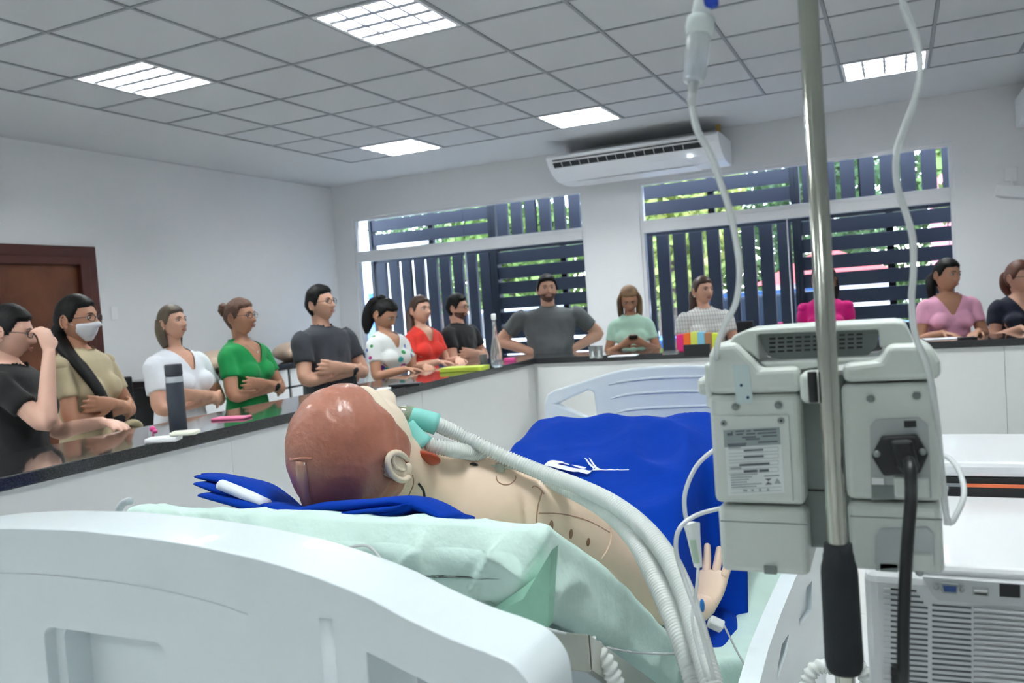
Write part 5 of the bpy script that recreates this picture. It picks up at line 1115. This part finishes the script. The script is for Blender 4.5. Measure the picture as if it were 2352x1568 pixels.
person('woman in white checked top with dark hair tied low, looking to the right', 1612, 632, tb(1612, 632), 12, 22, 0, b=1.12, hs=.96, pose='apart', skin='light', shirt=pattern('check_print', (.74, .75, .73), 'check'), neck='round', hair='pony_side', hm=HBRN, extras=('earring',), pants=PANT, sl=.58)
person('woman in magenta top standing behind the steel pole', 1890, 606, tb(1890, 606, 6.75), 0, -34, 0, b=.98, hs=1.06, pose='hang', skin='brown', shirt=W_('magenta_top', (.72, .006, .22)), neck='round', hair='bob', extras=('puff',), sl=.42)
person('woman in pale pink V-neck top with black ponytail, looking right', 2172, 591, tb(2172, 591, 6.55), 14, 32, 3, b=1.03, hs=1.0, pose='down', skin='tan', shirt=W_('pink_top', (.88, .43, .60)), neck='deep', hair='pony_side', roll=6, pants=W_('maroon_trousers', (.15, .008, .02)), sl=.6)
person('woman in navy V-neck top with reddish hair at the right edge of the picture', 2340, 596, tb(2340, 596, 6.75), 20, 30, 4, b=1.08, hs=1.0, pose='down', skin='light', shirt=W_('navy_top', (.008, .012, .03)), neck='deep', hair='pony', hm=HRED, extras=('glasses',), sl=.6)
for rt, V_, F_ in root_ph:
    Mx = Matrix.Translation(rt.location) @ Matrix.Rotation(rt.rotation_euler[2], 4, 'Z'); V2 = [Mx @ Vector(map(float, p)) for p in V_]
    bevel(obj('phone', (np.array([tuple(p) for p in V2]), F_), BLACKP, None, label='phone held in both hands by the woman in mint', category='phone'), .003, 2)

# ------------------------------------------------------------------ things on the bench
def on(u, v): return PZ(u, v, HT)
p = on(411, 995); bt = thing('bottle', 'tall dark slate bottle with flat lid and pale label on the black bench', 'bottle', tuple(p))
SLB = mat('slate_bottle', (.055, .065, .085), .35)
obj('body', lathe([(.030, 0), (.0335, .004), (.0335, .225), (.031, .232)], 28), SLB, bt, True)
obj('lid', lathe([(.0325, .232), (.0335, .236), (.0335, .272), (.031, .277)], 28), mat('slate_lid', (.045, .05, .065), .4), bt, True)
obj('label_band', lathe([(.0337, .205), (.0338, .206), (.0338, .226), (.0337, .227)], 28), mat('pale_label', (.50, .53, .58), .5), bt, True)
p = on(395, 1012); dv = thing('charger', 'white flat charger with its plug on the black bench', 'charger', tuple(p), .5)
bevel(obj('tray', box(-.09, -.035, 0, .03, .035, .018), WHITEP, dv), .006, 2); bevel(obj('lid', box(.0, -.03, .019, .10, .03, .034), mat('cream_plastic', (.85, .86, .72), .4), dv), .006, 2)
p = on(352, 1002); obj('pink_flower', cat_(ell(p + [0, 0, .03], (.012, .012, .012), 12, 8), ell(p + [.012, 0, .020], (.010, .010, .009), 12, 8), cyl(p, p + [0, 0, .02], .003, 8)), PINKP, None, True, label='small pink trinket beside the white charger', category='trinket')
def slab(name, u, v, sx, sy, sz, rz, m, label, cat, r=.006):
    p = on(u, v); o = bevel(obj(name, box(-sx / 2, -sy / 2, 0, sx / 2, sy / 2, sz), m, None, label=label, category=cat), r, 3); o.location = p; o.rotation_euler[2] = rz; return o
slab('phone', 532, 962, .16, .078, .010, .25, mat('pink_phone', (.75, .16, .32), .4), 'pink phone lying on the black bench before the woman in green', 'phone', .004)
slab('phone', 932, 886, .18, .09, .016, .3, BLACKP, 'black phone on the bench under the hands of the woman in hearts print', 'phone', .004)
slab('notebook', 1068, 851, .30, .16, .028, .12, mat('lime_cover', (.50, .62, .06), .5), 'lime green notebook in front of the bearded man in black', 'notebook', .003)
slab('eraser', 1172, 829, .085, .04, .025, 0, PINKP, 'small hot pink box beside the glass bottle', 'box', .003)
def sheetp(u, v, w_, d_, rz, label): 
    return slab('paper', u, v, w_, d_, .004, rz, mat('paper_white', (.82, .86, .92), .6), label, 'paper', .001)
sheetp(1432, 817, .20, .14, .1, 'white papers on the bench before the woman in mint')
sheetp(2165, 778, .22, .15, .1, 'white paper on the bench before the woman in pale pink')
slab('phone', 2222, 778, .10, .07, .012, .2, BLACKP, 'black phone beside the white paper before the woman in pale pink', 'phone', .003)
slab('tray', 1541, 813, .10, .07, .022, 0, CLEAR, 'small clear tray on the bench left of the colourful bag', 'tray', .003)
slab('tray', 882, 896, .07, .07, .012, .4, WHITEP, 'tiny white dish on the bench left of the black phone', 'dish', .003)
p = on(1142, 843); gb = thing('glass_bottle', 'clear glass bottle with white cap on the bench by the corner', 'bottle', tuple(p))
obj('glass', lathe([(.034, 0), (.040, .01), (.040, .10), (.022, .19), (.015, .24), (.014, .33)], 24), CLEAR, gb, True); obj('cap', lathe([(.016, .325), (.017, .328), (.017, .36), (.014, .365)], 20), WHITEP, gb, True); obj('water', lathe([(.036, .006), (.037, .05)], 24), mat('water', (.8, .85, .9), .05, trans=.9, ior=1.33), gb, True)
for (u, v), lb in [((1112, 842), 'clear drinking glass just left of the glass bottle'), ((1362, 822), 'small clear cup on the bench, left one of a pair near the white papers'), ((1377, 822), 'small clear cup on the bench, right one of a pair near the white papers')]:
    p = on(u, v); o = obj('cup', lathe([(.022, 0), (.024, .003), (.029, .085), (.027, .085), (.022, .006)], 20), CLEAR, None, True, label=lb, category='cup'); o.location = p
# colourful bag and dark tablet
p = on(1602, 806); bg_ = thing('bag', 'handbag of pink, orange, lime and blue panels on the bench by the checked top', 'bag', (p[0], p[1] + .06, HT))
for i, c in enumerate([(.80, .02, .20), (.85, .16, .02), (.66, .72, .12), (.22, .55, .72), (.42, .20, .10), (.62, .72, .05)]):
    bevel(obj('panel', prism([(-.21 + .07 * i, 0), (-.14 + .07 * i, 0), (-.14 + .07 * i, .19 - .01 * abs(i - 2)), (-.21 + .07 * i, .19 - .01 * abs(i - 2.5))], -.05, .05, lambda a, b, h: (a, h, b)), mat('bag_panel_%d' % i, c, .6), bg_), .008, 2)
bg_.scale = (.72, .8, .72)
p = on(1603, 818); tb_ = bevel(obj('tablet', box(-.085, 0, 0, .085, .012, .08), BLACKP, None, label='black tablet standing in front of the colourful bag', category='tablet'), .003, 2); tb_.location = (p[0], p[1] - .03, HT); tb_.rotation_euler[0] = -.12
# black chair backs behind
def chair(x, y, rz, label):
    t = thing('chair', label, 'chair', (x, y, 0), rz)
    bevel(obj('seat', box(-.21, -.21, .62, .21, .21, .66), BLACKP, t), .015, 2); bevel(obj('backrest', box(-.20, .19, .80, .20, .215, 1.14), BLACKP, t), .02, 3)
    for sx in (-1, 1):
        for sy in (-1, 1): obj('leg', cyl((sx * .20, sy * .19, 0), (sx * .18, sy * .17, .62), .013, 10), BLACKP, t, True)
        obj('back_post', cyl((sx * .15, .20, .64), (sx * .15, .205, .85), .011, 10), BLACKP, t, True)
    obj('foot_ring', tube([(-.19, -.18, .25), (.19, -.18, .25), (.19, .18, .25), (-.19, .18, .25), (-.19, -.18, .25)], .009, 8, 1), BLACKP, t, True)
q_ = PY(1690, 760, 7.2); chair(q_[0] - .05, 7.25, .2, 'black stool with backrest behind the woman in checked top')
q_ = PY(1835, 740, 7.5); chair(q_[0] + .12, 8.2, -.2, 'black stool with backrest left of the woman in magenta by the window')
q_ = PX(800, 770, -4.3); chair(-4.25, q_[1], 1.4, 'black stool with backrest behind the man in dark grey T-shirt')
q_ = PX(300, 900, -4.2); chair(-4.3, q_[1] + .05, 1.5, 'black stool with backrest between the beige dress and the white top')
p = PY(1787, 735, 7.4); pbt = obj('pink_flask', lathe([(.03, 0), (.034, .004), (.034, .19), (.02, .21), (.02, .23)], 20), PINKP, None, True, label='hot pink flask on the stool by the window', category='flask'); pbt.location = (q_[0] * 0 + p[0], 7.55, .0); pbt.location[2] = 0.0
q9 = None
pst = thing('side_table', 'small white side table by the window holding the pink flask', 'table', (p[0], 7.60, 0)); obj('top', box(-.12, -.12, .86, .12, .12, .88), WHITEP, pst)
for sx in (-1, 1):
    for sy in (-1, 1): obj('leg', cyl((sx * .10, sy * .10, 0), (sx * .10, sy * .10, .86), .012, 8), WHITEP, pst, True)
pbt.location[2] = .88
# practice torsos on the wall counter
WT = CZ - .44
def bust_m(u, v, x, label, full=True):
    q = PX(u, v, x); t = thing('practice_torso', label, 'manikin', (x, q[1], WT), 1.2)
    sh_ = cat_(ell((0, 0, .10), (.19, .26, .11), 20, 12), ell((-.13, -.20, .09), (.07, .08, .06), 14, 8), ell((.13, -.20, .09), (.07, .08, .06), 14, 8))
    if full: sh_ = cat_(sh_, tube([(0, -.22, .10), (0, -.31, .11)], [.055, .05], 14, 1), ell((0, -.40, .12), (.075, .10, .095), 18, 12), ell((0, -.40, .225), (.012, .02, .012), 8, 6))
    obj('torso', remesh(sh_, .012, 2), MSK, t, True)
bust_m(495, 812, -6.0, 'cream practice torso standing on the wall counter behind the woman in green')
bust_m(672, 835, -6.05, 'cream practice torso lying on the wall counter right of the woman in green')
p = PX(690, 850, -6.0); bevel(obj('storage_box', box(-6.2, p[1] + .35, WT, -5.85, p[1] + .65, WT + .06), WHITEP, None, label='low white box on the wall counter behind the man in dark grey', category='box'), .004, 2)
